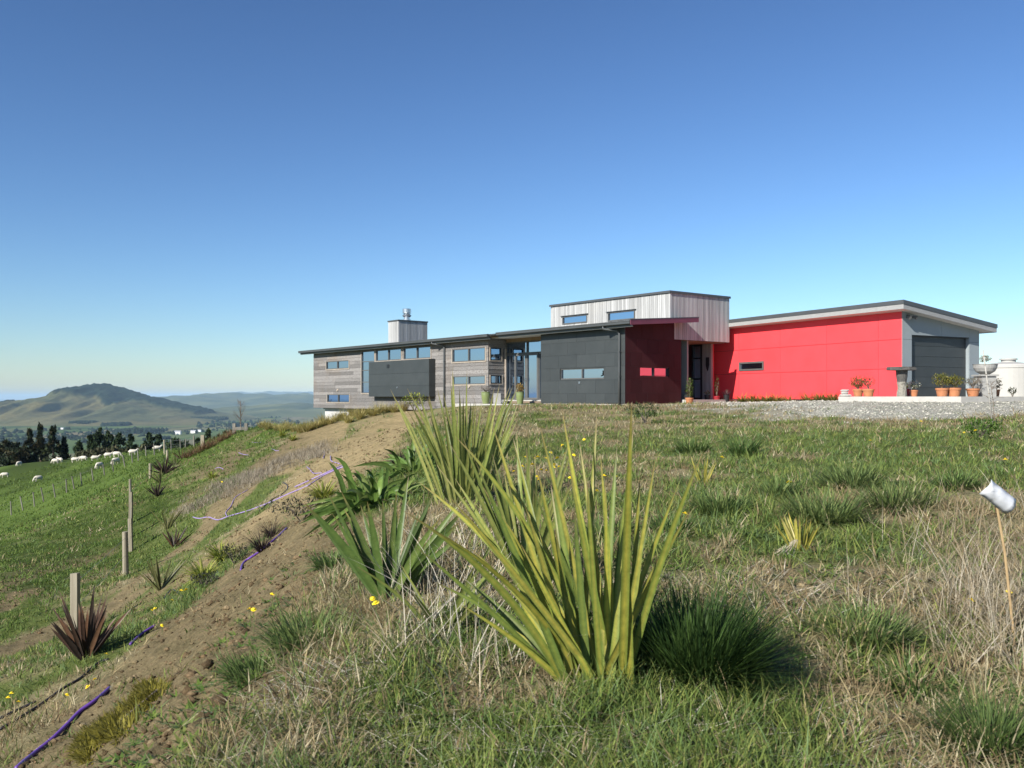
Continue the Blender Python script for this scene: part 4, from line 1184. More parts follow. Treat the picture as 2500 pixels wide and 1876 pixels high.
# big dark tussock
db = hit(1700, 1650)
tussock('grass_tussock', 'large dark green dome of grass right of the striped flax', 'grass tussock', tuple(db), 3000, .54, .0085, [(.036, .072, .018), (.050, .098, .024), (.068, .12, .030), (.026, .055, .016)], 51, (.1, 1.45), (.1, .7), r_base=.17, k=4)
tussock('grass_tussock', 'fine pale green grass tuft in the bottom right corner', 'grass tussock', tuple(hit(2420, 1830)), 900, .34, .005, [(.08, .13, .035), (.11, .16, .05), (.06, .10, .03)], 52, (.2, 1.4), (.1, .6), r_base=.10)
for k, (px_, py_, sz, lab) in enumerate([(1815, 1112, .75, 'tall blue-green grass tussock rising highest in the middle of the lawn'), (1690, 1105, .5, 'low grass tussock left of the tallest lawn tussock'), (2080, 1190, .5, 'green tussock right of centre on the lawn'),
        (1640, 1300, .45, 'soft green tussock behind the dark grass dome'), (1760, 1250, .42, 'small tussock left of the yellow flax'), (2190, 1240, .42, 'low spreading tussock below the white label'), (2330, 1190, .45, 'tussock left of the white plant label'),
        (1900, 1215, .42, 'small tussock just above the yellow flax'), (2010, 1265, .4, 'flat tussock right of the yellow flax'), (1480, 1310, .4, 'tussock behind the right leaves of the striped flax'), (2110, 1560, .32, 'loose tuft at right between straw and the dark dome'), (2240, 1680, .3, 'tuft in the lower right lawn'),
        (640, 1650, .26, 'tuft on the lip of the bare bank'), (760, 1560, .28, 'tuft at the bank edge left of the broad flax'), (820, 1380, .34, 'tuft at the top of the bare bank below the lily')]):
    p = hit(px_, py_)
    v_ = (k * 37 % 11) / 10.0; tc = np.array([1.0 + .35 * v_, 1.0 + .12 * v_, .8 + .25 * v_])
    tussock('grass_tussock', lab, 'grass tussock', tuple(p), int(380 + 420 * v_), sz * (.62 + .34 * v_), .006 + .0009 * p.y, [tuple(np.array(q) * tc) for q in [(.085, .150, .055), (.115, .185, .066), (.15, .215, .085), (.07, .125, .045)]], 60 + k, (.15, 1.5), (.1, .9), 'grass tussocks on the lawn', (.10 + .03 * p.y ** .5) * (.8 + .7 * v_))

# ------------------------------------------------------------------ planting on the bank
BR = [((.055, .035, .028), (.075, .045, .035), (.12, .09, .07)), ((.035, .028, .026), (.05, .035, .03), (.1, .08, .07)), ((.10, .06, .04), (.14, .075, .045), (.2, .16, .12))]
BK = [((.022, .018, .018), (.034, .026, .025)), ((.030, .022, .020), (.045, .032, .028))]
OL = [((.10, .11, .045), (.15, .15, .06), (.12, .08, .05)), ((.07, .08, .035), (.11, .11, .045), (.12, .08, .05))]
YG = [(.26, .31, .055), (.34, .37, .08), (.20, .25, .05), (.40, .40, .11)]
strap_plant('bronze_flax', 'bronze flax in front of the square fence post at lower left', 'flax', hit(212, 1606), 30, .85, .060, (.02, .75), .08, BR, 71)
strap_plant('bronze_flax', 'olive flax with one tall upright leaf below the round fence post', 'flax', hit(393, 1441), 16, .85, .055, (.05, 1.0), .05, OL, 72)
strap_plant('bronze_flax', 'bronze flax right of the nearest run of overlapping posts', 'flax', hit(425, 1337), 20, .85, .055, (.1, .95), .1, BR, 73)
strap_plant('bronze_flax', 'olive flax standing just above the bronze one beside the posts', 'flax', hit(410, 1292), 14, 1.1, .06, (.05, .75), .08, OL, 74)
strap_plant('bronze_flax', 'nearly black flax beside the tallest fence post', 'flax', hit(385, 1213), 26, .85, .055, (.05, .95), .12, BK, 75)
strap_plant('bronze_flax', 'olive flax between the two black flaxes', 'flax', hit(392, 1180), 12, 1.0, .06, (.1, .95), .1, OL, 76)
strap_plant('bronze_flax', 'round dark flax furthest up the fence line', 'flax', hit(402, 1158), 40, 1.15, .065, (.1, 1.25), .15, BK + BR[:1], 77)
strap_plant('bronze_flax', 'small olive flax above the round dark one', 'flax', hit(427, 1138), 12, .9, .06, (.2, 1.1), .1, OL, 78)
strap_plant('bronze_flax', 'faint brown flax at the top of the fence line', 'flax', hit(443, 1121), 14, .9, .06, (.2, 1.1), .1, BR, 79)
for k, (px_, py_, lab, n_, L_) in enumerate([(497, 1418, 'lime green grass clump low on the bank', 150, .50), (540, 1372, 'lime green grass clump behind the lowest one', 150, .55), (790, 1222, 'yellow-green grass clump beside the irrigation pipes', 150, .55), (518, 1168, 'small lime grass clump halfway up the bank', 60, .5), (715, 1076, 'lime grass clump below the golden tussocks', 60, .6), (690, 1068, 'pale green clump left below the golden tussocks', 60, .6)]):
    p = hit(px_, py_)
    tussock('carex_clump', lab, 'grass clump', tuple(p), int(n_ * 1.5), L_ * 1.15, .014 + .0009 * p.y, YG, 90 + k, (.1, 1.0), (.5, 1.5), 'lime grass clumps on the bank')
for k, (px_, py_, lab) in enumerate([(640, 1345, 'black mondo grass clump beside the purple pipe'), (663, 1312, 'second black grass clump further up the purple pipe'), (975, 1135, 'black grass arching behind the lily clump')]):
    p = hit(px_, py_)
    tussock('black_grass', lab, 'grass clump', tuple(p), 130, .55, .012, [(.020, .015, .018), (.03, .022, .022), (.045, .03, .03)], 100 + k, (.1, 1.0), (.4, 1.5))
# golden tussocks below the house
ORD = ['first', 'second', 'third', 'fourth', 'fifth', 'sixth', 'seventh', 'eighth', 'ninth', 'tenth', 'eleventh', 'twelfth', 'thirteenth', 'fourteenth', 'fifteenth', 'sixteenth', 'seventeenth', 'eighteenth', 'nineteenth', 'twentieth', 'twenty-first', 'twenty-second', 'twenty-third']
gp = [(640, 1046), (655, 1050), (676, 1052), (690, 1056), (703, 1050), (718, 1054), (733, 1058), (748, 1054), (762, 1050), (775, 1046), (790, 1040), (806, 1036), (822, 1030), (838, 1026), (850, 1032), (862, 1020), (878, 1024), (893, 1012), (910, 1016), (926, 1010), (942, 1004), (962, 1008), (985, 1004)]
for k, (px_, py_) in enumerate(gp):
    p = hit(px_, py_, 75)
    tussock('golden_tussock', ORD[k] + ' golden tussock from the left in the row below the timber wing', 'tussock', tuple(p), 170, .78 + .18 * math.sin(k * 2.1), .026, [(.34, .30, .10), (.42, .36, .14), (.27, .25, .08), (.46, .39, .20)], 120 + k, (.03, .75), (.2, .8), 'golden tussocks along the bank top', .16)
# rusty grasses along the far edge
for k, (px_, py_) in enumerate([(458, 1118), (470, 1112), (482, 1106), (494, 1100), (505, 1096), (516, 1091), (528, 1084), (540, 1076), (552, 1070), (563, 1064)]):
    p = hit(px_, py_, 95)
    tussock('rusty_grass', ORD[k] + ' rusty brown grass clump from the left along the far edge of the bank', 'grass clump', tuple(p), 90, .8, .03, [(.20, .12, .07), (.26, .17, .10), (.15, .09, .055)], 150 + k, (.1, 1.2), (.2, .8), 'rusty grasses on the far bank edge', .2)

def leafy_shrub(name, label, cat, base, rad, h, n, size, cols, seed, stems=5, group=None, stem_mat=None, hollow=.55):
    """shrub: stems and a crown of small leaf faces"""
    r = np.random.default_rng(seed)
    t = thing(name, label, cat, tuple(base), group)
    b = Vector(base); mb = MB()
    for i in range(stems):
        a = r.random() * 6.28; e = b + Vector((math.cos(a) * rad * .6, math.sin(a) * rad * .6, h * (.65 + .25 * r.random())))
        mb.tube([b + Vector((0, 0, -.03)), b * .5 + e * .5 + Vector((0, 0, h * .08)), e], [size * .22, size * .16, size * .08], 5)
    mb.build('stem', stem_mat or M_twig, t)
    u = r.normal(size=(n, 3)); u /= np.linalg.norm(u, axis=1)[:, None]
    lump = 1 + .35 * (fbm(u[:, 0] * 2.2 + seed, u[:, 2] * 2.2 + u[:, 1] * 1.7, 2) - .5) * 2
    q = u * (hollow + (1 - hollow) * r.random((n, 1))) * np.array([rad, rad, h * .42]) * lump[:, None] + np.array([b.x, b.y, b.z + h * .62])
    q[:, 2] = np.maximum(q[:, 2], b.z + .02)
    V, F, per = blades(q, r.random(n) * 6.28, r.random(n) * 1.6, r.random(n) * .6, size * (.7 + .8 * r.random(n)), size * .55 * (.7 + .6 * r.random(n)), 2)
    c = np.array(cols)[r.integers(0, len(cols), n)] * (.7 + .6 * r.random((n, 1)))
    mesh_obj('foliage', V, F, M_leaf, t, cols=np.repeat(c, per, 0))
    return t
M_twig = simple('grey_twig', (.20, .165, .13), (.12, .095, .075), 20, .85)
leafy_shrub('shrub', 'bright lime shrub in front of the charcoal box bay', 'shrub', hit(1012, 1006), .75, 1.0, 420, .10, [(.20, .24, .035), (.26, .28, .05), (.13, .17, .03)], 201)
leafy_shrub('shrub', 'low dark green bush in the lawn before the dark red wall', 'shrub', hit(1575, 1034), .5, .55, 500, .06, [(.035, .06, .02), (.05, .08, .028)], 202)
leafy_shrub('shrub', 'small dark leafy bush at the right of the lawn by the gravel', 'shrub', hit(2395, 1072), .35, .35, 500, .05, [(.06, .12, .02), (.09, .16, .03)], 203)
leafy_shrub('shrub', 'dark low heath along the purple pipe on the bank', 'shrub', hit(735, 1272), .45, .32, 500, .04, [(.03, .035, .02), (.05, .055, .03), (.08, .07, .06)], 204)
leafy_shrub('shrub', 'dark heath between the lime grass clumps', 'shrub', hit(572, 1378), .28, .30, 420, .035, [(.03, .035, .02), (.05, .055, .03)], 205)
leafy_shrub('shrub', 'small grey heath at the foot of the lime grass clumps', 'shrub', hit(500, 1432), .25, .2, 300, .035, [(.045, .05, .03), (.07, .07, .05)], 206)
# golden prostrate conifer on the soil
V = []; t_ = thing('prostrate_conifer', 'golden mossy prostrate conifer creeping on the bare soil', 'shrub', tuple(hit(290, 1770)))
parts_ = []; r = np.random.default_rng(5)
for i in range(90):
    s = i / 89; p = hit(215 + 175 * s + r.normal() * 12, 1838 - 155 * s + r.normal() * 11 - 8 * math.sin(s * 9))
    v_, f_, c_ = clump_mesh(tuple(p), 90, .10, .010, 0, (.2, 1.5), (.1, .8), [(.20, .18, .03), (.26, .23, .04), (.14, .13, .03)], 300 + i, 2, .07)
    parts_.append((v_, f_, c_))
V, F, C = join(parts_); mesh_obj('foliage', V, F, M_grass, t_, cols=C)
mb = MB(); mb.tube([hit(225, 1832) + Vector((0, 0, .01)), hit(300, 1765) + Vector((0, 0, .02)), hit(385, 1690) + Vector((0, 0, .01))], .008, 6); mb.build('stem', M_twig, t_)

# ------------------------------------------------------------------ fences, posts, rail
M_post = board_mat('weathered_post', (.36, .32, .24), (.15, .13, .09), (.26, .23, .15), 2, .5, .2)
M_postg = board_mat('old_grey_post', (.26, .24, .20), (.10, .095, .08), (.2, .19, .15), 2, .5, .25)
M_wire = simple('fence_wire', (.35, .34, .33), None, 5, .5, metal=.6, bstr=0)
def post(par, p, h, w, rnd=False, lean=(0, 0), mat=None, name='post'):
    mb = MB(); p = Vector(p)
    top = p + Vector((lean[0] * h, lean[1] * h, h)); bot = p - Vector((lean[0] * .4, lean[1] * .4, .4))
    if rnd: mb.tube([bot, (bot + top) / 2, top], [w * .52, w * .5, w * .47], 12)
    else:
        q = w / 2
        mb.hexa([bot + Vector((-q, -q, 0)), bot + Vector((q, -q, 0)), bot + Vector((q, q, 0)), bot + Vector((-q, q, 0)), top + Vector((-q, -q, 0)), top + Vector((q, -q, .01)), top + Vector((q, q, 0)), top + Vector((-q, q, -.01))])
    return mb.build(name, mat or M_post, par), top
def fence(name, label, spec, wires, mat):
    """spec: (px, py_base, py_top, width, round)"""
    tops = []; first = hit(spec[0][0], spec[0][1])
    t = thing(name, label, 'fence', tuple(first))
    rd = random.Random(8)
    for px_, yb_, yt_, w_, rnd in spec:
        p = hit(px_, yb_, 130); h = (yb_ - yt_) / FPX * p.y
        h = min(max(h, .75), 1.5)
        lean = (rd.uniform(-.03, .03), rd.uniform(-.03, .03)) if len(spec) < 14 else (rd.uniform(-.22, -.05) if px_ < 330 else rd.uniform(-.08, .04), 0)
        o_, tp = post(t, p, h, w_, rnd, lean, mat); tops.append((p, tp))
    for f in wires:
        mb = MB()
        for (p0, t0), (p1, t1) in zip(tops[:-1], tops[1:]):
            a = p0.lerp(t0, f); c = p1.lerp(t1, f); mb.tube([a, (a + c) / 2 - Vector((0, 0, .02)), c], .004, 4, False)
        mb.build('wire', M_wire, t)
    return t
fence('fence', 'line of pale timber posts running up the foot of the bank', [(184, 1552, 1401, .13, False), (307, 1404, 1299, .16, True), (320, 1347, 1267, .12, False), (318, 1312, 1227, .12, False), (319, 1280, 1202, .12, False), (318, 1236, 1171, .12, True),
      (367, 1168, 1132, .16, True), (409, 1128, 1104, .16, True), (402, 1110, 1074, .18, True), (495, 1090, 1063, .22, False)], (.45, .85), M_post)
fence('fence', 'row of thin grey leaning posts crossing the sheep pasture', [(-20, 1275, 1240, .12, True)] + [(x / 3.16, 900 + y / 3.16, 900 + (y - hh) / 3.16, .11, True) for x, y, hh in
      ((88, 1130, 105), (178, 1098, 110), (267, 1070, 112), (338, 1030, 110), (427, 997, 105), (515, 957, 102), (573, 930, 98), (632, 903, 100), (720, 870, 100), (807, 825, 85), (875, 797, 95), (965, 765, 98), (1022, 728, 78), (1068, 716, 85), (1127, 676, 75), (1192, 668, 88), (1322, 630, 85), (1392, 612, 75), (1430, 608, 74), (1498, 600, 70))], (.5, .9), M_postg)
mb = MB(); p0 = hit(572, 1060, 95); 
t = thing('rail', 'short grey timber rail and posts at the top of the bank beside the bare sapling', 'rail', tuple(p0))
D = p0.y
for px_ in (572, 601):
    q = Vector(((px_ - CX) / FPX * D, D, p0.z)); post(t, q, .72, .20, False, (0, 0), M_postg)
q0 = Vector(((568 - CX) / FPX * D, D - .13, (HY - 1043.5) / FPX * D)); q1 = Vector(((606 - CX) / FPX * D, D - .13, (HY - 1042.5) / FPX * D))
mb.hexa([q0 + Vector((0, 0, -.2)), q1 + Vector((0, 0, -.2)), q1 + Vector((0, .06, -.2)), q0 + Vector((0, .06, -.2)), q0, q1, q1 + Vector((0, .06, 0)), q0 + Vector((0, .06, 0))])
mb.build('top_rail', M_postg, t)

# ------------------------------------------------------------------ irrigation pipes lying on the bank
def smooth_path(pts, k=6):
    P = [Vector(p) for p in pts]; out = []
    for i in range(len(P) - 1):
        a, b, c, d = P[max(i - 1, 0)], P[i], P[i + 1], P[min(i + 2, len(P) - 1)]
        for j in range(k):
            s = j / k
            out.append(.5 * ((2 * b) + (c - a) * s + (2 * a - 5 * b + 4 * c - d) * s * s + (3 * b - a - 3 * c + d) * s ** 3))
    return out + [P[-1]]
M_purple_pipe = simple('purple_pipe', (.13, .055, .30), (.10, .04, .24), 8, .4, bstr=0)
M_lilac_pipe = simple('sun_faded_purple_pipe', (.33, .25, .47), (.26, .19, .40), 8, .45, bstr=0)
M_black_pipe = simple('black_pipe', (.018, .016, .022), None, 8, .4, bstr=0)
R5 = lambda X, Y: (X / 2.651, 1250 + Y / 2.651)
R8 = lambda X, Y: (250 + X / 2.765, 950 + Y / 2.765)
def pipe(label, pts, rad, mat, lift=.012):
    P = smooth_path([hit(*p, 70) for p in pts])
    Z = gnd([p.x for p in P], [p.y for p in P])
    Z = np.convolve(np.pad(np.maximum(Z, [p.z for p in P]), 2, 'edge'), np.ones(5) / 5, 'valid')
    P = [Vector((p.x, p.y, z_ + lift)) for p, z_ in zip(P, Z)]
    mb = MB(); mb.tube(P, rad, 8)
    tag(mb.build('irrigation_pipe', mat, smooth=True, origin=tuple(P[0])), label, 'pipe')
pipe('thick purple pipe running up out of the bottom left corner', [(40, 1884), (84, 1846), (132, 1805), (165, 1772), (195, 1743), (236, 1712), (268, 1684)], .018, M_purple_pipe)
pipe('short purple pipe beside the dandelions below the bronze flax', [(318, 1577), (345, 1553), (378, 1531)], .016, M_purple_pipe)
pipe('purple pipe curving up the bank past the black grass', [(588, 1393), (597, 1377), (640, 1344), (673, 1317), (700, 1292)], .017, M_purple_pipe)
pipe('long faded purple pipe snaking to the lily clump', [R8(*p) for p in ((612, 868), (650, 880), (720, 875), (780, 890), (850, 865), (900, 850), (1000, 820), (1110, 780), (1250, 715), (1380, 660), (1500, 590), (1640, 520))], .020, M_lilac_pipe)
pipe('second faded purple pipe beside the long one near the lily clump', [R8(*p) for p in ((1300, 670), (1420, 610), (1520, 565), (1640, 508))], .020, M_lilac_pipe)
pipe('black pipe crossing under the long faded pipe', [R8(*p) for p in ((1060, 830), (1130, 765), (1230, 700), (1250, 660), (1215, 632))], .018, M_black_pipe)
pipe('short purple loop rising off the long faded pipe', [R8(*p) for p in ((840, 862), (833, 840), (868, 792), (900, 735), (985, 680))], .015, M_lilac_pipe)
pipe('thin black pipe lowest on the left through the grass', [R5(*p) for p in ((0, 1345), (120, 1290), (235, 1232))], .013, M_black_pipe)
pipe('thin black pipe running up the grass toward the bronze flax', [R5(*p) for p in ((0, 1420), (150, 1330), (290, 1240), (400, 1160), (520, 1085), (620, 1000), (705, 960))], .013, M_black_pipe)
pipe('thin dark pipe beside the lime grass clumps', [R5(*p) for p in ((1060, 565), (1110, 525), (1200, 545), (1290, 480), (1420, 385))], .014, M_black_pipe)
for k, pts in enumerate([((1380, 530), (1400, 545), (1425, 575), (1480, 570)), ((1540, 455), (1545, 490), (1600, 510)), ((1490, 420), (1500, 440), (1490, 470)), ((920, 435), (950, 445), (985, 450)), ((1140, 408), (1170, 420), (1190, 420)), ((1010, 362), (1040, 366), (1070, 362)), ((760, 540), (790, 535), (815, 545))]):
    pipe(['faded purple pipe end just left of the lily clump', 'purple pipe stub above the lily clump', 'topmost tiny purple pipe stub near the pale straw', 'thin purple pipe on the brown strip high on the bank', 'purple pipe stub under the golden tussocks', 'far purple pipe stub left of the golden tussocks', 'short pipe stub on the brown earth strip in mid bank'][k], [R8(*p) for p in pts], .016, M_lilac_pipe)

# ------------------------------------------------------------------ sheep
M_wool = simple('sheep_wool', (.66, .61, .51), (.50, .46, .38), 14, .95, bstr=.8, bdist=.03, spec=.1)
def sheep_mesh(graze):
    mb = MB()
    sp = [(-.56, .66, .05), (-.52, .64, .17), (-.38, .62, .27), (-.1, .60, .30), (.2, .61, .29), (.40, .64, .24)]
    sp += [(.55, .62, .15), (.68, .46, .105), (.78, .26, .10), (.84, .12, .075), (.86, .05, .045)] if graze else [(.54, .74, .15), (.64, .88, .105), (.74, .96, .105), (.88, .92, .075), (.95, .88, .045)]
    n = 12; V = []; F = []
    pts = [Vector((x, 0, z)) for x, z, r_ in sp]
    rr_ = [r_ for *_, r_ in sp]
    mb.tube(pts, rr_, n)
    rd = random.Random(4)
    mb.v = [(x, y, z) if abs(x) > .6 else (x + rd.uniform(-.015, .015), y * 1.0 + rd.uniform(-.02, .02), z + rd.uniform(-.02, .02)) for x, y, z in mb.v]
    for sx, sy in ((-.40, .13), (-.40, -.13), (.34, .12), (.34, -.12)):
        k_ = -.05 if sx < 0 else .02
        mb.tube([Vector((sx, sy, .55)), Vector((sx + k_ * .4, sy, .32)), Vector((sx + k_, sy, .22)), Vector((sx, sy, .02)), Vector((sx + .03, sy, 0))], [.10, .06, .042, .036, .045], 7)
    h = pts[8] if graze else pts[8]
    for s in (-1, 1):
        e = Vector((.74, s * .09, .30)) if graze else Vector((.70, s * .09, 1.0))
        mb.tube([e, e + Vector((-.03, s * .07, .03)), e + Vector((-.04, s * .13, .0))], [.03, .035, .006], 6)
    mb.tube([Vector((-.54, 0, .68)), Vector((-.62, 0, .60)), Vector((-.63, 0, .46))], [.05, .05, .03], 6)
    me = bpy.data.meshes.new('sheep'); me.from_pydata([tuple(v) for v in mb.v], [], mb.f); me.materials.append(M_wool)
    me.polygons.foreach_set('use_smooth', np.ones(len(me.polygons), bool))
    return me
SM = [sheep_mesh(True), sheep_mesh(False)]
sheep = [(38, 843, 0, 200, 'nearest grazing sheep at the far left edge of the pasture'), (297, 872, 0, 235, 'lone grazing sheep low in the pasture above the leaning fence'), (149, 752, 0, 260, 'sheep seen from behind below the dark conifers'),
         (428, 734, 0, 175, 'left sheep of the touching pair by the conifers'), (462, 727, 1, 160, 'right sheep of the touching pair by the conifers'), (578, 725, 1, 10, 'sheep standing side-on just right of the conifers'), (645, 716, 0, 178, 'low sheep between the side-on one and the pines'),
         (733, 714, 1, 20, 'sheep on the crest in front of the shrubs'), (833, 692, 1, 15, 'small sheep on the crest beneath the pines'), (768, 772, 0, 255, 'sheep grazing against the leaning fence'), (895, 742, 0, 250, 'sheep grazing just beyond the middle fence posts'),
         (1023, 668, 1, 12, 'sheep lying side-on on the crest behind the fence'), (1210, 640, 1, 25, 'rightmost white sheep on the crest'), (900, 683, 0, 0, 'tiny far sheep between two on the crest')]
for X, Y, kd, ang, lab in sheep:
    p = hit(X / 3.16, 900 + Y / 3.16, 150)
    o_ = bpy.data.objects.new('sheep', SM[kd]); col.objects.link(o_)
    o_.location = p - Vector((0, 0, .02)); o_.rotation_euler = (0, 0, R(ang)); o_.scale = (.78,) * 3
    tag(o_, lab, 'sheep', 'sheep in the pasture')

# ------------------------------------------------------------------ trees
M_bark = simple('tree_bark', (.10, .075, .055), (.05, .038, .03), 6, .9)
M_tree = leafmat('tree_foliage', .12, .8)
def tree(name, label, base, h, rad, kind, cols, seed, n=2600, group='trees beyond the pasture', size=.55):
    r = np.random.default_rng(seed)
    base = Vector(base); t = thing(name, label, 'tree', tuple(base), group)
    mb = MB()
    mb.tube([base - Vector((0, 0, 1)), base + Vector((.1, 0, h * .5)), base + Vector((0, .1, h * .94))], [h * .022 + .08, h * .014 + .05, .04], 7)
    nb = 26
    ang = r.random(nb) * 6.28; zf = np.sort(.12 + .84 * r.random(nb))
    def env(f):
        if kind == 'cone': return np.clip((1 - f) ** .95, 0, 1) * (.6 + .4 * np.minimum(f / .15, 1))
        if kind == 'round': return np.sqrt(np.clip(1 - ((f - .52) / .5) ** 2, 0, 1))
        return np.clip(1.25 - f, .15, 1) * (.5 + .5 * np.minimum(f / .3, 1)) * np.where(f > .9, (1 - f) * 8 + .2, 1)       # open pine
    tipx = []
    for i in range(nb):
        L_ = rad * env(zf[i]) * (.65 + .45 * r.random())
        a = base + Vector((0, 0, h * zf[i])); e = a + Vector((math.cos(ang[i]) * L_, math.sin(ang[i]) * L_, h * (.05 if kind != 'cone' else -.01)))
        if i % 2 == 0: mb.tube([a, e], [.05, .015], 4)
        tipx.append((a, e))
    mb.build('trunk', M_bark, t)
    # clumps along the limbs plus a filled body, each made of small faces
    ncl = 190 if kind != 'pine' else 130
    q = []
    cc = []
    for i in range(ncl):
        a, e = tipx[r.integers(0, nb)]
        s = .25 + .85 * r.random() ** .7
        c_ = a.lerp(e, s)
        if r.random() < .45:
            f = .1 + .88 * r.random(); an = r.random() * 6.28; q_ = rad * env(f) * (.55 + .45 * r.random())
            c_ = base + Vector((math.cos(an) * q_, math.sin(an) * q_, h * f))
        m_ = n // ncl
        sp = rad * (.15 if kind == 'cone' else .17)
        q.append(np.array(c_)[None] + r.normal(size=(m_, 3)) * np.array([sp, sp, sp * .62]) * max(.22, float(env(np.array((c_.z - base.z) / h)))))
        cc.append(np.repeat((np.array(cols[r.integers(0, len(cols))]) * (.7 + .6 * r.random()))[None], m_, 0))
    top = np.stack([base.x + r.normal(size=60) * .18, base.y + r.normal(size=60) * .18, base.z + h * (.88 + .12 * r.random(60))], -1)
    q.append(top); cc.append(np.repeat(np.array(cols[0])[None], 60, 0))
    q = np.concatenate(q); cc = np.concatenate(cc); m_ = len(q)
    V, F, per = blades(q, r.random(m_) * 6.28, r.random(m_) * 2.2, r.random(m_) * .8, size * (.7 + .9 * r.random(m_)), size * .62 * (.7 + .6 * r.random(m_)), 2)
    mesh_obj('crown', V, F, M_tree, t, cols=np.repeat(cc * (.8 + .4 * r.random((m_, 1))), per, 0))
    return t
DKC = [(.020, .030, .014), (.028, .042, .018), (.014, .022, .012), (.05, .045, .02)]
PNC = [(.030, .052, .020), (.045, .068, .026), (.022, .040, .018)]
OLC = [(.075, .080, .040), (.060, .068, .035), (.09, .085, .05)]
def tree_px(px, top, Y, width_px, kind, cols, label, seed, name='conifer', drop=9.0, n=3600, size=.6):
    X = (px - CX) / FPX * Y; zt_ = (HY - top) / FPX * Y
    zb = float(gnd(X, Y)[0]); h = zt_ - zb
    return tree(name, label, (X, Y, zb), h, width_px / 2 / FPX * Y * (1.55 if kind == 'cone' else 1.2), kind, cols, seed, n, size=size)
tree_px(20, 1079, 182, 66, 'round', DKC, 'dark rounded tree at the far left of the conifer group', 401, 'broad_tree')
tree_px(72, 1049, 186, 60, 'cone', DKC, 'left pointed conifer of the dark group', 402)
tree_px(99, 1036, 190, 52, 'cone', DKC, 'tallest slender conifer in the dark group', 403)
tree_px(129, 1043, 184, 78, 'cone', DKC + [(.05, .065, .02)], 'broad pointed conifer in the middle of the dark group', 404)
tree_px(156, 1072, 186, 48, 'cone', DKC, 'short conifer at the right end of the dark group', 405)
tree_px(46, 1095, 176, 60, 'round', DKC, 'low dark tree in front of the conifer group', 406, 'broad_tree')
pines = [(193, 1080, 195, 42, 'pine', 'small pine just right of the dark conifers'), (226, 1062, 205, 50, 'pine', 'left pine of the tall pine clump'), (243, 1049, 200, 62, 'pine', 'tallest pine of the pine clump'), (263, 1053, 204, 46, 'pine', 'pine on the right shoulder of the tallest pine'), (293, 1058, 200, 56, 'pine', 'broad pine right of the pine clump'),
         (320, 1066, 198, 44, 'pine', 'lower pine beside the broad pine'), (364, 1058, 205, 48, 'pine', 'pine standing clear right of the clump'), (386, 1064, 204, 40, 'pine', 'pine paired with the clear-standing one'), (427, 1073, 190, 52, 'round', 'bushy tree behind the pale fence posts'), (452, 1080, 190, 36, 'round', 'low bushy tree right of the pale fence posts'),
         (484, 1072, 200, 30, 'pine', 'pine low behind the leaning gate post'), (508, 1050, 205, 26, 'pine', 'thin solitary pine behind the gate post'), (532, 1066, 205, 30, 'round', 'low dark tree left of the timber rail'), (549, 1053, 210, 26, 'pine', 'pine just left of the bare sapling'), (566, 1056, 212, 22, 'pine', 'small pine directly under the bare sapling')]
for k, (px_, tp, Y_, wd, kd, lab) in enumerate(pines):
    tree_px(px_, tp, Y_, wd, kd, PNC, lab, 420 + k, 'pine_tree' if kd == 'pine' else 'broad_tree')
for k, (px_, tp, wd, lab) in enumerate([(205, 1104, 50, 'olive scrub tree under the small pine'), (240, 1098, 56, 'olive scrub tree beneath the tallest pine'), (272, 1096, 56, 'grey-green scrub tree below the broad pine'), (300, 1100, 44, 'olive scrub tree at the right of the pine clump'), (345, 1092, 44, 'scrub tree between the pine clump and the clear-standing pine'), (222, 1112, 36, 'low scrub at the crest beneath the left pine')]):
    tree_px(px_, tp, 176, wd, 'round', OLC, lab, 450 + k, 'scrub_tree', n=1800)
# trees to the left of the view, seen mirrored in the house windows
for k, (X, Y, h, w_, lab) in enumerate([(-72, 45, 19, 6.5, 'large pine standing left of the house, mirrored in its windows'), (-86, 52, 16, 6, 'second pine further left, mirrored in the windows'), (-64, 30, 13, 5, 'shorter pine down the left slope')]):
    tree('pine_tree', lab, (X, Y, float(gnd(X, Y)[0])), h, w_, 'pine', PNC, 470 + k, 2400, None, .7)
# bare sapling
p0 = hit(587, 1052, 95)
t = thing('bare_sapling', 'slender leafless sapling at the top of the bank against the valley', 'tree', tuple(p0))
hh = (1052 - 976) / FPX * p0.y
mb = MB(); mb.tube([p0 - Vector((0, 0, .2)), p0 + Vector((.03, 0, hh * .5)), p0 + Vector((-.02, 0, hh))], [.045, .03, .010], 6); mb.build('trunk', M_twig, t)
rd = random.Random(6); mb = MB()
for i in range(34):
    f = rd.uniform(.22, .95); a = rd.uniform(0, 6.28); l = (1 - f) * .9 + .2
    s_ = p0 + Vector((0, 0, hh * f)); e_ = s_ + Vector((math.cos(a) * l * .75, math.sin(a) * l * .75, l * .9))
    mb.tube([s_, (s_ + e_) / 2 + Vector((0, 0, -.05)), e_], [.014, .010, .005], 4)
mb.build('branch', M_twig, t)

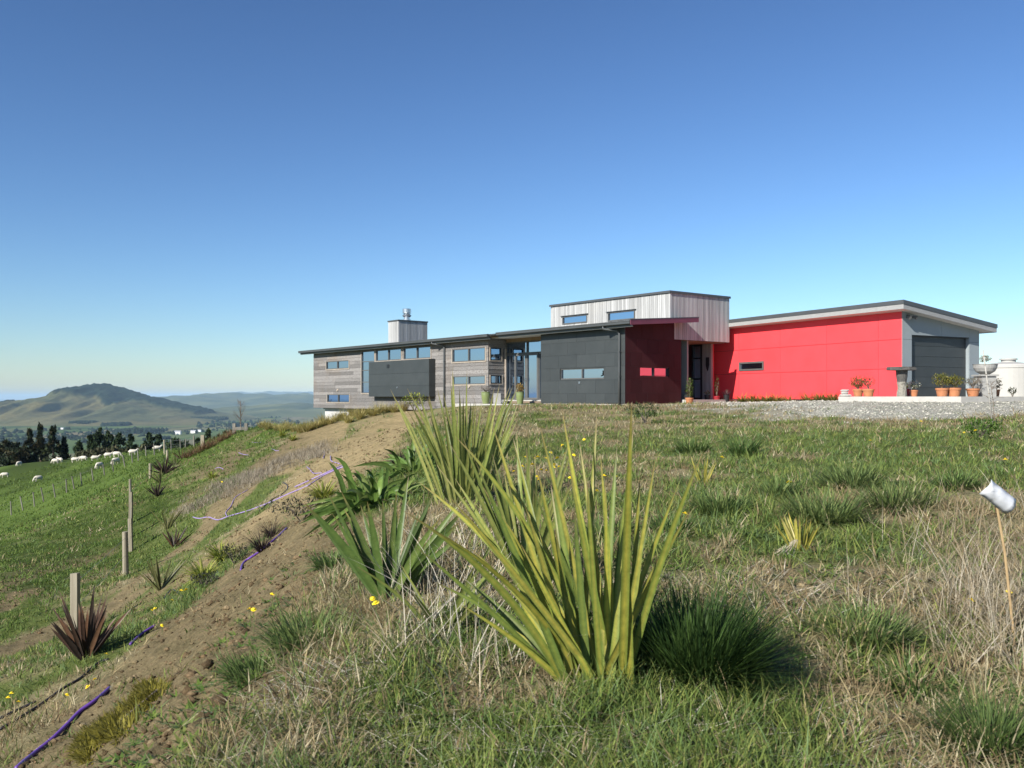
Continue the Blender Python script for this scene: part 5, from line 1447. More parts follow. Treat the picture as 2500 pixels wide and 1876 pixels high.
# ------------------------------------------------------------------ terrace, slab, pots and ornaments
M_terra = simple('terracotta', (.46, .19, .085), (.36, .145, .065), 7, .8, bstr=.15, rnd=.12)
M_glaze = simple('green_glaze', (.185, .225, .085), (.15, .185, .068), 5, .28, bstr=.05, spec=.6)
M_soil = simple('potting_soil', (.05, .035, .025), None, 30, .95)
M_stone = simple('rough_stone', (.30, .28, .23), (.16, .15, .125), 18, .95, bstr=.8, bdist=.02)
M_dstone = simple('dark_slate', (.10, .095, .085), (.06, .055, .05), 16, .9, bstr=.5, bdist=.02)
M_cast = simple('cast_concrete', (.34, .335, .31), (.24, .235, .22), 9, .85, bstr=.3)
M_wstone = simple('white_stone', (.43, .41, .37), (.30, .285, .255), 9, .85, bstr=.3)
M_blackpot = simple('black_plastic', (.02, .02, .022), None, 6, .5, bstr=0)
M_redpot = simple('red_glaze', (.33, .025, .035), None, 6, .3, bstr=0)
M_tank = simple('cream_tank', (.42, .41, .375), (.385, .375, .345), 1.5, .6, bstr=0)
pts = [(12.42, 33.2), (15.70, 30.5), (24.5, 33.6), (22.6, 39.0), (14.2, 37.55)]
mb = MB(); n_ = len(pts)
mb.add([(x, y, -.55) for x, y in pts] + [(x, y, .02) for x, y in pts], [tuple(range(n_, 2 * n_)), tuple(reversed(range(n_)))] + [(i, (i + 1) % n_, n_ + (i + 1) % n_, n_ + i) for i in range(n_)])
sl = mb.build('garage_slab', M_concrete, origin=(16, 34, 0)); tag(sl, 'pale concrete slab in front of the garage', 'slab', kind='structure')
mb = MB()
mb.hexa([H(A_DK - .2, -1.5, -1.2), H(A_RET + 1.1, -1.5, -1.2), H(A_RET + 1.1, .02, -1.2), H(A_DK - .2, .02, -1.2), H(A_DK - .2, -1.5, -.345), H(A_RET + 1.1, -1.5, -.345), H(A_RET + 1.1, .02, -.345), H(A_DK - .2, .02, -.345)])
tag(mb.build('terrace', M_concrete, origin=H(7, -.5, -.35)), 'low concrete terrace before the glass doors', 'terrace', kind='structure')

def foliage(par, base, rad, h, n, size, cols, seed, mat=None, squash=.5, name='foliage', lift=.55):
    r = np.random.default_rng(seed)
    u = r.normal(size=(n, 3)); u /= np.linalg.norm(u, axis=1)[:, None]
    q = u * (.45 + .55 * r.random((n, 1))) * np.array([rad, rad, h * squash * .75]) * (.7 + .5 * vnoise(u[:, 0] * 3 + seed, u[:, 2] * 3))[:, None] + np.array([base[0], base[1], base[2] + h * lift])
    V, F, per = blades(q, r.random(n) * 6.28, r.random(n) * 1.5, r.random(n) * .6, size * (.7 + .7 * r.random(n)), size * .5 * (.7 + .6 * r.random(n)), 2)
    c = np.array(cols)[r.integers(0, len(cols), n)] * (.75 + .5 * r.random((n, 1)))
    return mesh_obj(name, V, F, mat or M_leaf, par, cols=np.repeat(c, per, 0))
def pot_profile(r_, h): return [(r_ * .68, 0), (r_ * .72, .01), (r_ * .92, h * .76), (r_ * 1.0, h * .77), (r_ * 1.03, h), (r_ * .93, h), (r_ * .90, h * .9)]
def potted(name, label, base, r_, h, mat, plant, seed, group=None, prof=None):
    base = tuple(base); t = thing(name, label, 'potted plant', base, group)
    mb = MB(); mb.lathe(base, prof or pot_profile(r_, h), 22); mb.build('pot', mat, t, smooth=False)
    mb = MB(); mb.lathe((base[0], base[1], base[2] + h * .86), [(r_ * .90, 0), (r_ * .86, .01)], 16); mb.build('soil', M_soil, t)
    rim = (base[0], base[1], base[2] + h * .88)
    if plant:
        kind, ph, pr, cols, n = plant
        rd = random.Random(seed); mb = MB(); b = Vector(rim)
        for i in range(7 if kind == 'bush' else 14 if kind == 'wisp' else 3):
            a = rd.uniform(0, 6.28); e = b + Vector((math.cos(a) * pr * .7, math.sin(a) * pr * .7, ph * rd.uniform(.5, .95)))
            m_ = b * .45 + e * .55 - Vector((math.cos(a), math.sin(a), 0)) * pr * .18
            mb.tube([b, m_, e], [.012, .009, .005], 5)
        mb.build('stem', M_twig, t)
        if kind == 'bush': foliage(t, rim, pr, ph, n, .060, cols, seed, lift=.60, squash=.72)
        elif kind == 'wisp': foliage(t, rim, pr, ph, n, .05, cols, seed, lift=.55)
        elif kind == 'tall': foliage(t, rim, pr, ph, n, .07, cols, seed, lift=.5, squash=.75)
        elif kind == 'spike':
            V, F, C = clump_mesh(rim, n, ph, .03, 0, (.05, 1.1), (.1, .7), cols, seed, 4, .04); mesh_obj('foliage', V, F, M_grass, t, cols=C)
    return t
T1 = lambda X, Y: (2000 + X / 4.424, 880 + Y / 4.424)
T2 = lambda X, Y: (1640 + X / 4.6083, 880 + Y / 4.6083)
def on_slab(X, depth):
    px_ = T1(X, 0)[0]; return ((px_ - CX) / FPX * depth, depth, .02)
GRB = [(.10, .12, .03), (.14, .15, .035), (.19, .17, .04)]; RDB = [(.10, .11, .035), (.16, .10, .05), (.20, .09, .05)]
potted('terracotta_pot', 'terracotta pot with dense reddish-green bush, left of the pair by the red wall', on_slab(420, 34.2), .205, .29, M_terra, ('bush', .46, .34, RDB + GRB, 700), 501, 'terracotta pots on the slab')
potted('terracotta_pot', 'terracotta pot with thin reddish shrub, right of the pair by the red wall', on_slab(532, 33.6), .225, .29, M_terra, ('bush', .50, .26, RDB, 220), 502, 'terracotta pots on the slab')
potted('terracotta_pot', 'terracotta pot with white flowers beside the stone pedestal', on_slab(1022, 33.4), .155, .25, M_terra, ('bush', .36, .24, [(.62, .62, .55), (.7, .7, .62), (.10, .14, .05), (.55, .56, .45)], 420), 503, 'terracotta pots on the slab')
potted('red_pot', 'red glazed pot behind the stone pedestal', on_slab(948, 34.4), .15, .32, M_redpot, ('bush', .25, .16, GRB, 120), 504)
potted('terracotta_pot', 'large terracotta pot with yellow-green bush, left of the pair by the garage door', on_slab(1327, 33.0), .235, .32, M_terra, ('bush', .56, .36, GRB + [(.25, .22, .05)], 800), 505, 'terracotta pots on the slab')
potted('terracotta_pot', 'large terracotta pot with spreading bush, right of the pair by the garage door', on_slab(1456, 33.0), .25, .33, M_terra, ('bush', .50, .38, GRB + [(.25, .22, .05)], 800), 506, 'terracotta pots on the slab')
potted('terracotta_pot', 'terracotta pot with wispy grey shrub beside the concrete plinth', on_slab(1660, 33.4), .245, .31, M_terra, ('wisp', .55, .36, [(.17, .16, .13), (.22, .20, .17), (.12, .13, .08)], 380), 507, 'terracotta pots on the slab')
potted('terracotta_pot', 'small terracotta pot in shade right of the plinth', on_slab(1915, 35.0), .13, .29, M_terra, ('tall', .45, .2, [(.05, .06, .03), (.08, .07, .04)], 260), 508, 'terracotta pots on the slab')
potted('black_pot', 'black plastic pot with red leaves at the left corner of the slab', hit(*T1(208, 424)), .11, .26, M_blackpot, ('bush', .22, .12, [(.25, .07, .05), (.18, .08, .05)], 160), 509)
# stone pedestal table
pb = on_slab(892, 33.0)
t = thing('stone_pedestal', 'rough stone pedestal with a flat dark slab on top by the garage corner', 'pedestal', pb)
mb = MB(); rd = random.Random(2); mb.lathe(pb, [(.19, 0), (.185, .12), (.16, .3), (.15, .45), (.165, .52), (.17, .56)], 14); mb.v = [(x + rd.uniform(-.012, .012), y + rd.uniform(-.012, .012), z) for x, y, z in mb.v]; mb.build('column', M_stone, t)
mb = MB(); mb.lathe((pb[0], pb[1], pb[2] + .56), [(.165, 0), (.2, .20), (.21, .43)], 14); mb.build('neck', M_dstone, t)
mb = MB(); mb.lathe((pb[0], pb[1], pb[2] + .99), [(.52, 0), (.55, .02), (.545, .12), (.53, .13)], 9, (1, .8)); mb.v = [(x + rd.uniform(-.02, .02), y + rd.uniform(-.02, .02), z) for x, y, z in mb.v]; mb.build('top', M_dstone, t)
# plinth with bowl
q = on_slab(1792, 33.8)
t = thing('concrete_plinth', 'square concrete block plinth beside the garage door', 'plinth', q)
hw = .28
def bxw(c, hx, hy, z0, z1):
    mb = MB(); mb.hexa([(c[0] - hx, c[1] - hy, z0), (c[0] + hx, c[1] - hy, z0), (c[0] + hx, c[1] + hy, z0), (c[0] - hx, c[1] + hy, z0), (c[0] - hx, c[1] - hy, z1), (c[0] + hx, c[1] - hy, z1), (c[0] + hx, c[1] + hy, z1), (c[0] - hx, c[1] + hy, z1)]); return mb
bxw(q, hw, hw, .02, .30).build('block', M_cast, t); bxw(q, hw - .01, hw - .01, .306, .58).build('block', M_cast, t); bxw(q, hw, hw, .586, .80).build('block', M_cast, t)
bxw(q, hw + .07, hw + .07, .806, .87).build('cap', M_cast, t)
t = thing('bowl_planter', 'wide grey bowl planter standing on the concrete plinth', 'planter', (q[0], q[1], .872))
mb = MB(); mb.lathe((q[0], q[1], .872), [(.14, 0), (.20, .03), (.34, .12), (.41, .25), (.43, .37), (.45, .40), (.40, .40), (.36, .30)], 24); mb.build('bowl', M_cast, t, smooth=False)
mb = MB(); mb.lathe((q[0], q[1], 1.20), [(.36, 0), (.35, .02)], 16); mb.build('soil', M_soil, t)
foliage(t, (q[0], q[1], 1.24), .22, .42, 260, .06, [(.10, .10, .05), (.2, .18, .12), (.28, .22, .16)], 61)
# white stone ornament
p = hit(*T1(285, 388)); p = Vector(on_slab(285, 33.4))
t = thing('stone_ornament', 'stack of weathered white stones on the left end of the slab', 'stones', tuple(p))
rd = random.Random(12)
for dx, dz_, r_, h_ in ((0, 0, .24, .09), (-.03, .095, .16, .09), (-.02, .19, .17, .08)):
    mb = MB(); mb.lathe((p.x + dx, p.y, p.z + dz_), [(r_ * .8, 0), (r_, h_ * .3), (r_ * .98, h_ * .7), (r_ * .8, h_)], 9, (1, .6)); mb.v = [(x + rd.uniform(-.02, .02), y, z + rd.uniform(-.006, .006)) for x, y, z in mb.v]; mb.build('stone', M_wstone, t)
# water tank
tk = (28.45, 50.0)
t = thing('water_tank', 'round cream water tank with a domed lid beyond the garage', 'water tank', (tk[0], tk[1], -.8))
mb = MB(); mb.lathe((tk[0], tk[1], 0), [(1.80, -.9), (1.80, 1.62), (1.84, 1.64), (1.84, 1.70), (1.78, 1.74)], 48); mb.build('wall', M_tank, t, smooth=False)
mb = MB(); mb.lathe((tk[0], tk[1], 0), [(1.78, 1.742), (1.2, 1.88), (.5, 2.0), (.46, 2.0)], 48); mb.build('dome', M_tank, t, smooth=True)
mb = MB(); mb.lathe((tk[0], tk[1], 2.0), [(.38, -.02), (.38, .12), (.46, .13), (.46, .20), (.40, .22)], 28); mb.build('lid', M_tank, t)
leafy_shrub('shrub', 'small dark shrub in front of the cream water tank', 'shrub', Vector(((2472 - CX) / FPX * 34, 34, .02)), .20, .33, 160, .06, [(.05, .06, .03), (.07, .08, .04)], 210)
# green glazed pots, block
def terr(px_, b): a_, _ = WF(px_, 985, b); return H(a_, b, -.345)
GP = lambda r_, h: [(r_ * .66, 0), (r_ * .70, .02), (r_ * .92, h * .45), (r_ * .99, h * .72), (r_ * .96, h * .92), (r_ * 1.02, h * .95), (r_ * 1.02, h), (r_ * .9, h), (r_ * .88, h * .92)]
potted('green_pot', 'lime green glazed pot with a grey lavender bush by the timber wall', terr(1186, -.75), .235, .62, M_glaze, ('wisp', .42, .42, [(.30, .27, .26), (.24, .22, .20), (.36, .33, .31)], 500), 511, prof=GP(.235, .62))
potted('green_pot', 'lime green glazed pot with golden succulent before the glass doors', terr(1269.6, -.75), .20, .60, M_glaze, ('bush', .45, .22, [(.36, .22, .06), (.42, .28, .09), (.22, .17, .05)], 420), 512, prof=GP(.20, .60))
q = terr(1213.6, -.55)
t = thing('concrete_stool', 'small grey concrete block stool between the two green pots', 'stool', q)
bxw(q, .19, .19, q[2], q[2] + .50).build('body', M_cast, t); bxw(q, .20, .20, q[2] + .502, q[2] + .54).build('top', M_cast, t)
# entry pots
def entry(px_, Y_): X_ = (px_ - CX) / FPX * Y_; return (X_, Y_, max(float(gnd(X_, Y_)[0]), -.30))
e1 = entry(1683, 39.0)
potted('terracotta_pot', 'lone terracotta pot with a staked climbing plant at the entry', e1, .185, .27, M_terra, ('tall', .95, .20, [(.09, .15, .03), (.13, .2, .04), (.06, .08, .03)], 260), 521)
potted('black_pot', 'black pot in the shade just behind the lone terracotta pot', entry(1678, 41.2), .17, .40, M_blackpot, ('bush', .3, .16, GRB, 120), 522)
potted('red_pot', 'dark red pot with a tall bare-stemmed plant in the entry shade', entry(1750, 42.2), .15, .30, M_redpot, ('tall', .95, .14, [(.10, .08, .03), (.07, .09, .03)], 140), 523)
potted('black_pot', 'black pot with purple spiky plant against the shaded red wall', entry(1774, 42.3), .16, .34, M_blackpot, ('spike', .48, .1, [(.06, .03, .04), (.09, .05, .06)], 50), 524)
potted('black_pot', 'black pot right of the entry door', entry(1727, 42.6), .15, .36, M_blackpot, ('bush', .22, .15, GRB, 100), 525)
# hanging sculpture on the entry wall
sa = ew_(1828); mb = MB(); w_ = .13
zc = [on_wall(C0, UA, UB, *R2(1828, y), BE)[1] for y in (578, 685)]
prof_ = [(0, -w_ * .75), (0, w_ * .75), (.55, w_ * .8), (.85, w_ * .4), (1, 0), (.85, -w_ * .4), (.55, -w_ * .8)]
V = [H(sa + u, BE + o_, zc[0] + (zc[1] - zc[0]) * s) for o_ in (-.055, -.024) for s, u in prof_]
n_ = len(prof_)
mb.add(V, [tuple(range(n_)), tuple(reversed(range(n_, 2 * n_)))] + [(i, n_ + i, n_ + (i + 1) % n_, (i + 1) % n_) for i in range(n_)])
sc_o = mb.build('wall_sculpture', M_blackframe, origin=H(sa, BE, zc[1])); tag(sc_o, 'dark tapering carved shield hung on the timber entry wall', 'sculpture')
# strap-leaf clumps along the red wall
for k, (X, n_, L_) in enumerate([(700, 14, .24), (800, 60, .42), (920, 60, .46), (1030, 40, .34), (1085, 55, .42), (1180, 70, .44), (1320, 45, .34), (1530, 60, .42), (1660, 60, .40), (1745, 50, .38), (1805, 60, .42)]):
    px_ = T2(X, 0)[0]; a_, _ = GF(px_, 970, -.75); p = G(a_, -.75, 0); p = (p[0], p[1], float(gnd(p[0], p[1])[0]))
    tussock('strap_leaf_clump', ORD[k] + ' yellow-green strap-leaf clump from the left along the foot of the red wall', 'border plant', p, int(n_ * 1.6), L_ * 1.5, .035, [(.13, .15, .03), (.20, .20, .05), (.26, .23, .07), (.09, .12, .03)], 540 + k, (.1, 1.1), (.3, 1.1), 'strap-leaf clumps along the red wall', .16)
for X, Y, lab in ((405, 470, 'small pale strap-leaf seedling left in the entry bed'), (545, 468, 'larger pale strap-leaf seedling in the entry bed')):
    tussock('strap_leaf_clump', lab, 'border plant', tuple(hit(*T2(X, Y), 60)), 14, .42, .05, [(.2, .25, .08), (.27, .3, .10)], 560 + X, (.1, .9), (.2, .7), None, .05)
# leaning bamboo cane with a twiggy sapling
cb = hit(2424, 1036); Yc = cb.y
ct = Vector(((2400 - CX) / FPX * Yc, Yc, (HY - 855) / FPX * Yc))
t = thing('bamboo_cane', 'tall pale leaning bamboo cane at the right before the garage', 'cane', tuple(cb))
mb = MB(); mb.tube([cb - Vector((0, 0, .1)), cb.lerp(ct, .5), ct], [.021, .019, .015], 8); mb.build('cane', M_wstone, t, smooth=True)
mb = MB()
for f in (.15, .28, .41, .54, .67, .8, .92):
    c_ = cb.lerp(ct, f); d_ = (ct - cb).normalized(); mb.tube([c_ - d_ * .006, c_ + d_ * .006], .025, 8)
mb.build('node', M_twig, t); t.children[-1]['kind'] = 'stuff'
t = thing('twiggy_sapling', 'dark twiggy sapling tied to the leaning cane', 'sapling', tuple(cb + Vector((.04, .02, 0))))
mb = MB(); rd = random.Random(15); b_ = cb + Vector((.05, .02, -.03)); mb.tube([b_, b_ + Vector((-.02, 0, .5)), b_ + Vector((-.1, 0, 1.05))], [.010, .007, .003], 5); mb.build('trunk', M_twig, t)
mb = MB()
for i in range(26):
    f = rd.uniform(.1, 1); s_ = b_ + Vector((-.08 * f, 0, 1.0 * f)); a = rd.uniform(0, 6.28); l = rd.uniform(.12, .34)
    e_ = s_ + Vector((math.cos(a) * l, math.sin(a) * l * .6, l * rd.uniform(-.2, .8))); mb.tube([s_, (s_ + e_) / 2 + Vector((0, 0, .03)), e_], [.005, .004, .002], 4)
mb.build('branch', M_twig, t)
# white plant label on its stick
Yl = 4.6
lc = Vector(((2434 - CX) / FPX * Yl, Yl, (HY - 1212) / FPX * Yl)); gl_ = Vector(((2478 - CX) / FPX * Yl, Yl, 0)); gl_.z = float(gnd(gl_.x, gl_.y)[0])
t = thing('plant_label', 'crumpled white plastic plant label on a tan stick at the right', 'plant label', tuple(gl_))
mb = MB(); mb.tube([gl_ - Vector((0, 0, .05)), gl_.lerp(lc, .6) + Vector((.01, .012, 0)), lc + Vector((.0, .012, -.02))], [.007, .007, .006], 7); mb.build('stick', simple('tan_stick', (.42, .30, .15), (.32, .22, .11), 9, .8), t)
M_label = simple('white_plastic', (.56, .575, .60), (.50, .515, .54), 12, .4, bstr=.05)
V = []; F = []; n1, n2 = 9, 6; ax = Vector((.80, .10, -.60)).normalized(); up = Vector((.52, -.15, .84)).normalized(); nm = ax.cross(up)
for i in range(n1):
    for j in range(n2):
        u = (i / (n1 - 1) - .5) * .185; v = (j / (n2 - 1) - .5) * .092
        V.append(lc + ax * u + up * v + nm * (.035 * math.cos(v / .046 * 1.35) - .012 * math.sin(i * 1.9 + j) * (1 if i < 3 else .3)))
for i in range(n1 - 1):
    for j in range(n2 - 1): F.append((i * n2 + j, i * n2 + j + 1, (i + 1) * n2 + j + 1, (i + 1) * n2 + j))
lo = mesh_obj('label_sheet', V, F, M_label, t, True); md = lo.modifiers.new('thick', 'SOLIDIFY'); md.thickness = .0015
# ------------------------------------------------------------------ ground cover (nobody could count it)
r = np.random.default_rng(2024)
def in_house(x, y):
    d = np.stack([x, y], -1) - C0; a = d @ UA; b = d @ UB
    h = (a > -.1) & (a < 31) & (b > -.05) & (b < 9)
    h |= (a > A_DK - .3) & (a < A_RET + 2.3) & (b > -1.75) & (b < 1.5)
    d = np.stack([x, y], -1) - C1; a = d @ GA; b = d @ GB
    h |= (a > -.1) & (a < 15) & (b > -.05) & (b < 6)
    # slab polygon
    inside = np.zeros(len(x), bool); P = pts_slab
    for i in range(len(P)):
        (x0, y0), (x1, y1) = P[i], P[(i + 1) % len(P)]
        c = ((y0 > y) != (y1 > y)) & (x < (x1 - x0) * (y - y0) / (y1 - y0 + 1e-9) + x0); inside ^= c
    return h | inside
pts_slab = pts
def scatter(n, r0, r1, t0, t1, p=1.0):
    th = np.radians(t0 + (t1 - t0) * r.random(n)); rr_ = r0 * (r1 / r0) ** (r.random(n) ** p)
    return rr_ * np.sin(th), rr_ * np.cos(th)
def bankdist(x, y): return -(.75 + .07 * np.maximum(y, 0)) - x

# living grass in tufts
def grass_layer(name, label, ntuft, per_tuft, r0, r1, k, hgt, wid, prob, cols_fn, tiltmax=1.25, spread=.035, mat=M_grass, p=1.0, thr=(-40, 40), curve=(.1, 1.0)):
    x, y = scatter(ntuft, r0, r1, thr[0], thr[1], p)
    keep = (r.random(ntuft) < prob(x, y)) & ~in_house(x, y)
    x, y = x[keep], y[keep]; m_ = len(x)
    sz = (.6 + .8 * r.random(m_)) * (.7 + .7 * fbm(x * 1.1 + 50, y * 1.1, 3))
    base_c = cols_fn(x, y)
    X = np.repeat(x, per_tuft); Y = np.repeat(y, per_tuft); S = np.repeat(sz, per_tuft); Cb = np.repeat(base_c, per_tuft, 0)
    n = len(X); a = r.random(n) * 2 * np.pi; d = np.hypot(X, Y)
    rad = spread * (1 + d / 7) * np.sqrt(r.random(n)) * S
    X = X + np.cos(a) * rad; Y = Y + np.sin(a) * rad
    Z = gnd(X, Y) - .008
    L = hgt * S * (.5 + .7 * r.random(n)) * (1 + d / 45)
    V, F, per = blades(np.stack([X, Y, Z], -1), a + (r.random(n) - .5) * 2, .05 + tiltmax * r.random(n), curve[0] + (curve[1] - curve[0]) * r.random(n), L, wid * (1 + d / 6.5) * (.7 + .6 * r.random(n)), k, r.random(n) * 6.28)
    C = Cb * (.72 + .56 * r.random((n, 1)))
    return tag(mesh_obj(name, V, F, mat, cols=np.repeat(np.clip(C, .004, 1), per, 0)), label, 'grass', kind='stuff')
GREENS = np.array([(.125, .185, .045), (.165, .220, .055), (.215, .245, .070), (.090, .145, .038), (.130, .195, .078)])
STRAWS = np.array([(.34, .28, .16), (.27, .21, .12), (.42, .37, .25), (.21, .155, .09)])
def mix_cols(bias=0.0):
    def f(x, y):
        dw = np.clip(dry_weight(x, y) * .85 + bias, 0, 1)
        g_ = GREENS[r.integers(0, 5, len(x))]; s_ = STRAWS[r.integers(0, 4, len(x))]
        return np.where((r.random(len(x)) < dw)[:, None], s_, g_)
    return f
flat = lambda x, y: (bankdist(x, y) < .55 + .5 * (fbm(x * 1.5, y * 1.5, 3) - .5)) * (1 - gravel_mask(x, y) * .985) * (1 - .35 * dry_weight(x, y)) * (1 - .97 * soil_mask(x, y))
grass_layer('lawn_grass', 'tufted rough grass covering the near lawn', 12000, 12, 1.9, 9, 3, .115, .0042, flat, mix_cols(.05))
grass_layer('lawn_grass_side', 'rough grass carrying the lawn on past the right edge', 3600, 9, 2.2, 22, 2, .11, .0046, flat, mix_cols(.1), thr=(40, 68))
grass_layer('lawn_grass_far', 'rough grass on the lawn in front of the house', 17000, 9, 8.5, 40, 2, .085, .0042, flat, mix_cols(.12), thr=(-12, 40))
bankw = lambda x, y: (bankdist(x, y) > .2) * (1 - soil_mask(x, y) * .965) * np.where(bankdist(x, y) < 9.5, .9, .65)
grass_layer('bank_weeds', 'low green weeds and grass on the bank', 27000, 9, 3.0, 62, 2, .085, .0046, bankw, mix_cols(.02), thr=(-44, 2))
grass_layer('pasture_grass', 'short grazed grass of the sheep pasture', 17000, 7, 12, 135, 2, .085, .0050, lambda x, y: (bankdist(x, y) > 8) * .9, lambda x, y: np.array([(.085, .15, .03), (.11, .175, .036), (.13, .175, .045)])[r.integers(0, 3, len(x))], thr=(-44, -8))
# dead straw lying on the ground
straw_p = lambda x, y: (bankdist(x, y) < .7) * (1 - gravel_mask(x, y)) * (.16 + .7 * dry_weight(x, y)) * (1 - .9 * soil_mask(x, y))
def straw_layer(name, label, n, r0, r1, L, W, prob, k=3, thr=(-40, 40), up=.12, cols=STRAWS, lift=.0):
    x, y = scatter(n, r0, r1, *thr)
    kp = (r.random(n) < prob(x, y)) & ~in_house(x, y); x, y = x[kp], y[kp]; n = len(x); d = np.hypot(x, y)
    z = gnd(x, y) + .006 + lift * r.random(n)
    V, F, per = blades(np.stack([x, y, z], -1), r.random(n) * 6.28, 1.57 - up * 3 * r.random(n) ** 2, (r.random(n) - .25) * .9, L * (.5 + .9 * r.random(n)), W * (1 + d / 6), k, r.random(n) * 6.28)
    c = cols[r.integers(0, len(cols), n)] * (.75 + .5 * r.random((n, 1)))
    return tag(mesh_obj(name, V, F, M_straw, cols=np.repeat(c, per, 0)), label, 'straw', kind='stuff')
straw_layer('dead_straw', 'pale dead straw lying through the lawn', 36000, 1.9, 30, .16, .0032, straw_p, up=.16, lift=.03, thr=(-40, 52))
straw_layer('bank_straw', 'scraps of straw on the bare bank', 9000, 2.5, 30, .10, .003, lambda x, y: (bankdist(x, y) > -.3) * (.5 - .42 * soil_mask(x, y)), thr=(-44, 0))
# standing dry stalks: pale bunch by the foreground flax and the wispy stems at the right edge
def stalks(name, label, spots, n, L, W, tilt, cols, seed, k=5):
    rr_ = np.random.default_rng(seed); ps = []
    for px_, py_, rad in spots:
        p = hit(px_, py_); ps.append((p, rad))
    i = rr_.integers(0, len(ps), n)
    P = np.array([[ps[j][0].x, ps[j][0].y, 0] for j in i]) + np.stack([rr_.normal(size=n) * np.array([ps[j][1] for j in i]), rr_.normal(size=n) * np.array([ps[j][1] for j in i]), np.zeros(n)], -1)
    P[:, 2] = gnd(P[:, 0], P[:, 1])
    V, F, per = blades(P, rr_.random(n) * 6.28, tilt[0] + (tilt[1] - tilt[0]) * rr_.random(n), (rr_.random(n) - .1) * .9, L * (.4 + .8 * rr_.random(n)), W * (.7 + .6 * rr_.random(n)), k, rr_.random(n) * 6.28)
    c = np.array(cols)[rr_.integers(0, len(cols), n)] * (.8 + .4 * rr_.random((n, 1)))
    return tag(mesh_obj(name, V, F, M_straw, cols=np.repeat(c, per, 0)), label, 'straw', kind='stuff')
PALE2 = [(.58, .54, .45), (.66, .62, .54), (.46, .41, .32), (.5, .47, .42)]
PALE = [(.50, .46, .38), (.58, .54, .46), (.40, .35, .26), (.46, .43, .38)]
stalks('pale_stalks', 'bleached standing stalks between the foreground flaxes', [(1050, 1560, .12), (1130, 1500, .14), (1180, 1640, .12), (1010, 1440, .12), (1100, 1360, .2)], 300, .55, .0052, (.05, 1.0), PALE, 5)
stalks('dry_stems', 'wispy dry stems and seed heads at the right edge', [(2440, 1500, .22), (2380, 1420, .25), (2500, 1380, .25), (2470, 1620, .2), (2330, 1330, .3), (2520, 1250, .4), (2420, 1560, .2), (2500, 1480, .2), (2350, 1500, .25)], 1500, .46, .0042, (.05, 1.35), [(.30, .25, .17), (.36, .31, .23), (.22, .18, .12), (.42, .38, .31)], 6)
stalks('straw_scrap', 'matted grey straw lying at the bottom edge', [(700, 1830, .25), (900, 1860, .25), (1100, 1830, .22), (1300, 1850, .22), (1550, 1800, .22), (1850, 1850, .25), (2150, 1830, .25), (1900, 1480, .25), (2050, 1450, .3), (1750, 1440, .3), (740, 1700, .15), (840, 1640, .15)], 2600, .24, .0038, (1.0, 1.62), PALE2 + [(.25, .2, .14)], 7, 4)
# grey dry grass band across the bank
def px_band(name, label, quad, n, L, W, cols, seed, tilt=(.05, 1.0)):
    rr_ = np.random.default_rng(seed); pp = []
    c = np.array([tuple(hit(*q, 80)) for q in quad])       # four corners: lower left, lower right, upper right, upper left
    u = rr_.random(n)[:, None]; v = rr_.random(n)[:, None]
    P = (c[0] * (1 - u) + c[1] * u) * (1 - v) + (c[3] * (1 - u) + c[2] * u) * v
    P[:, :2] += (rr_.normal(size=(n, 2))) * .35
    keep = fbm(P[:, 0] * .8, P[:, 1] * .8, 3) > .40
    P = P[keep]; n = len(P); P[:, 2] = gnd(P[:, 0], P[:, 1])
    V, F, per = blades(P, rr_.random(n) * 6.28, tilt[0] + (tilt[1] - tilt[0]) * rr_.random(n), rr_.random(n) * .8, L * (.5 + .7 * rr_.random(n)), W * (.7 + .6 * rr_.random(n)), 3, rr_.random(n) * 6.28)
    cc = np.array(cols)[rr_.integers(0, len(cols), n)] * (.8 + .4 * rr_.random((n, 1)))
    return tag(mesh_obj(name, V, F, M_straw, cols=np.repeat(cc, per, 0)), label, 'dry grass', kind='stuff')
GREY = [(.25, .215, .165), (.30, .265, .21), (.20, .17, .125), (.34, .305, .25)]
px_band('grey_dry_grass', 'grey dry grass in a long band across the bank', [(430, 1262), (640, 1185), (620, 1150), (455, 1225)], 5200, .27, .012, GREY, 8)
px_band('grey_dry_grass', 'upper end of the grey dry grass below the golden tussocks', [(600, 1185), (800, 1110), (790, 1078), (610, 1150)], 5600, .30, .015, GREY, 9)
# clods and pebbles on the soil, stones in the gravel
def stones(name, label, x, y, s, cols, seed, flatten=.6):
    rr_ = np.random.default_rng(seed); n = len(x)
    oct_ = np.array([(1, 0, 0), (0, 1, 0), (-1, 0, 0), (0, -1, 0), (0, 0, 1), (0, 0, -1)], float)
    fc = np.array([(0, 1, 4), (1, 2, 4), (2, 3, 4), (3, 0, 4), (1, 0, 5), (2, 1, 5), (3, 2, 5), (0, 3, 5)])
    V = oct_[None] * (.6 + .7 * rr_.random((n, 6, 1))) + rr_.normal(size=(n, 6, 3)) * .12
    V = V * s[:, None, None] * np.array([1, 1, flatten])
    a = rr_.random(n) * 6.28; ca, sa = np.cos(a)[:, None], np.sin(a)[:, None]
    V = np.stack([V[..., 0] * ca - V[..., 1] * sa, V[..., 0] * sa + V[..., 1] * ca, V[..., 2]], -1)
    z = gnd(x, y)
    V = V + np.stack([x, y, z + s * .15], -1)[:, None, :]
    F = (fc[None] + (np.arange(n) * 6)[:, None, None]).reshape(-1, 3)
    c = np.array(cols)[rr_.integers(0, len(cols), n)] * (.75 + .5 * rr_.random((n, 1)))
    return tag(mesh_obj(name, V.reshape(-1, 3), (F.ravel(), np.full(len(F), 3)), M_ground, cols=np.repeat(c, 6, 0)), label, 'stones', kind='stuff')
x, y = scatter(30000, 2.2, 40, -44, 0)
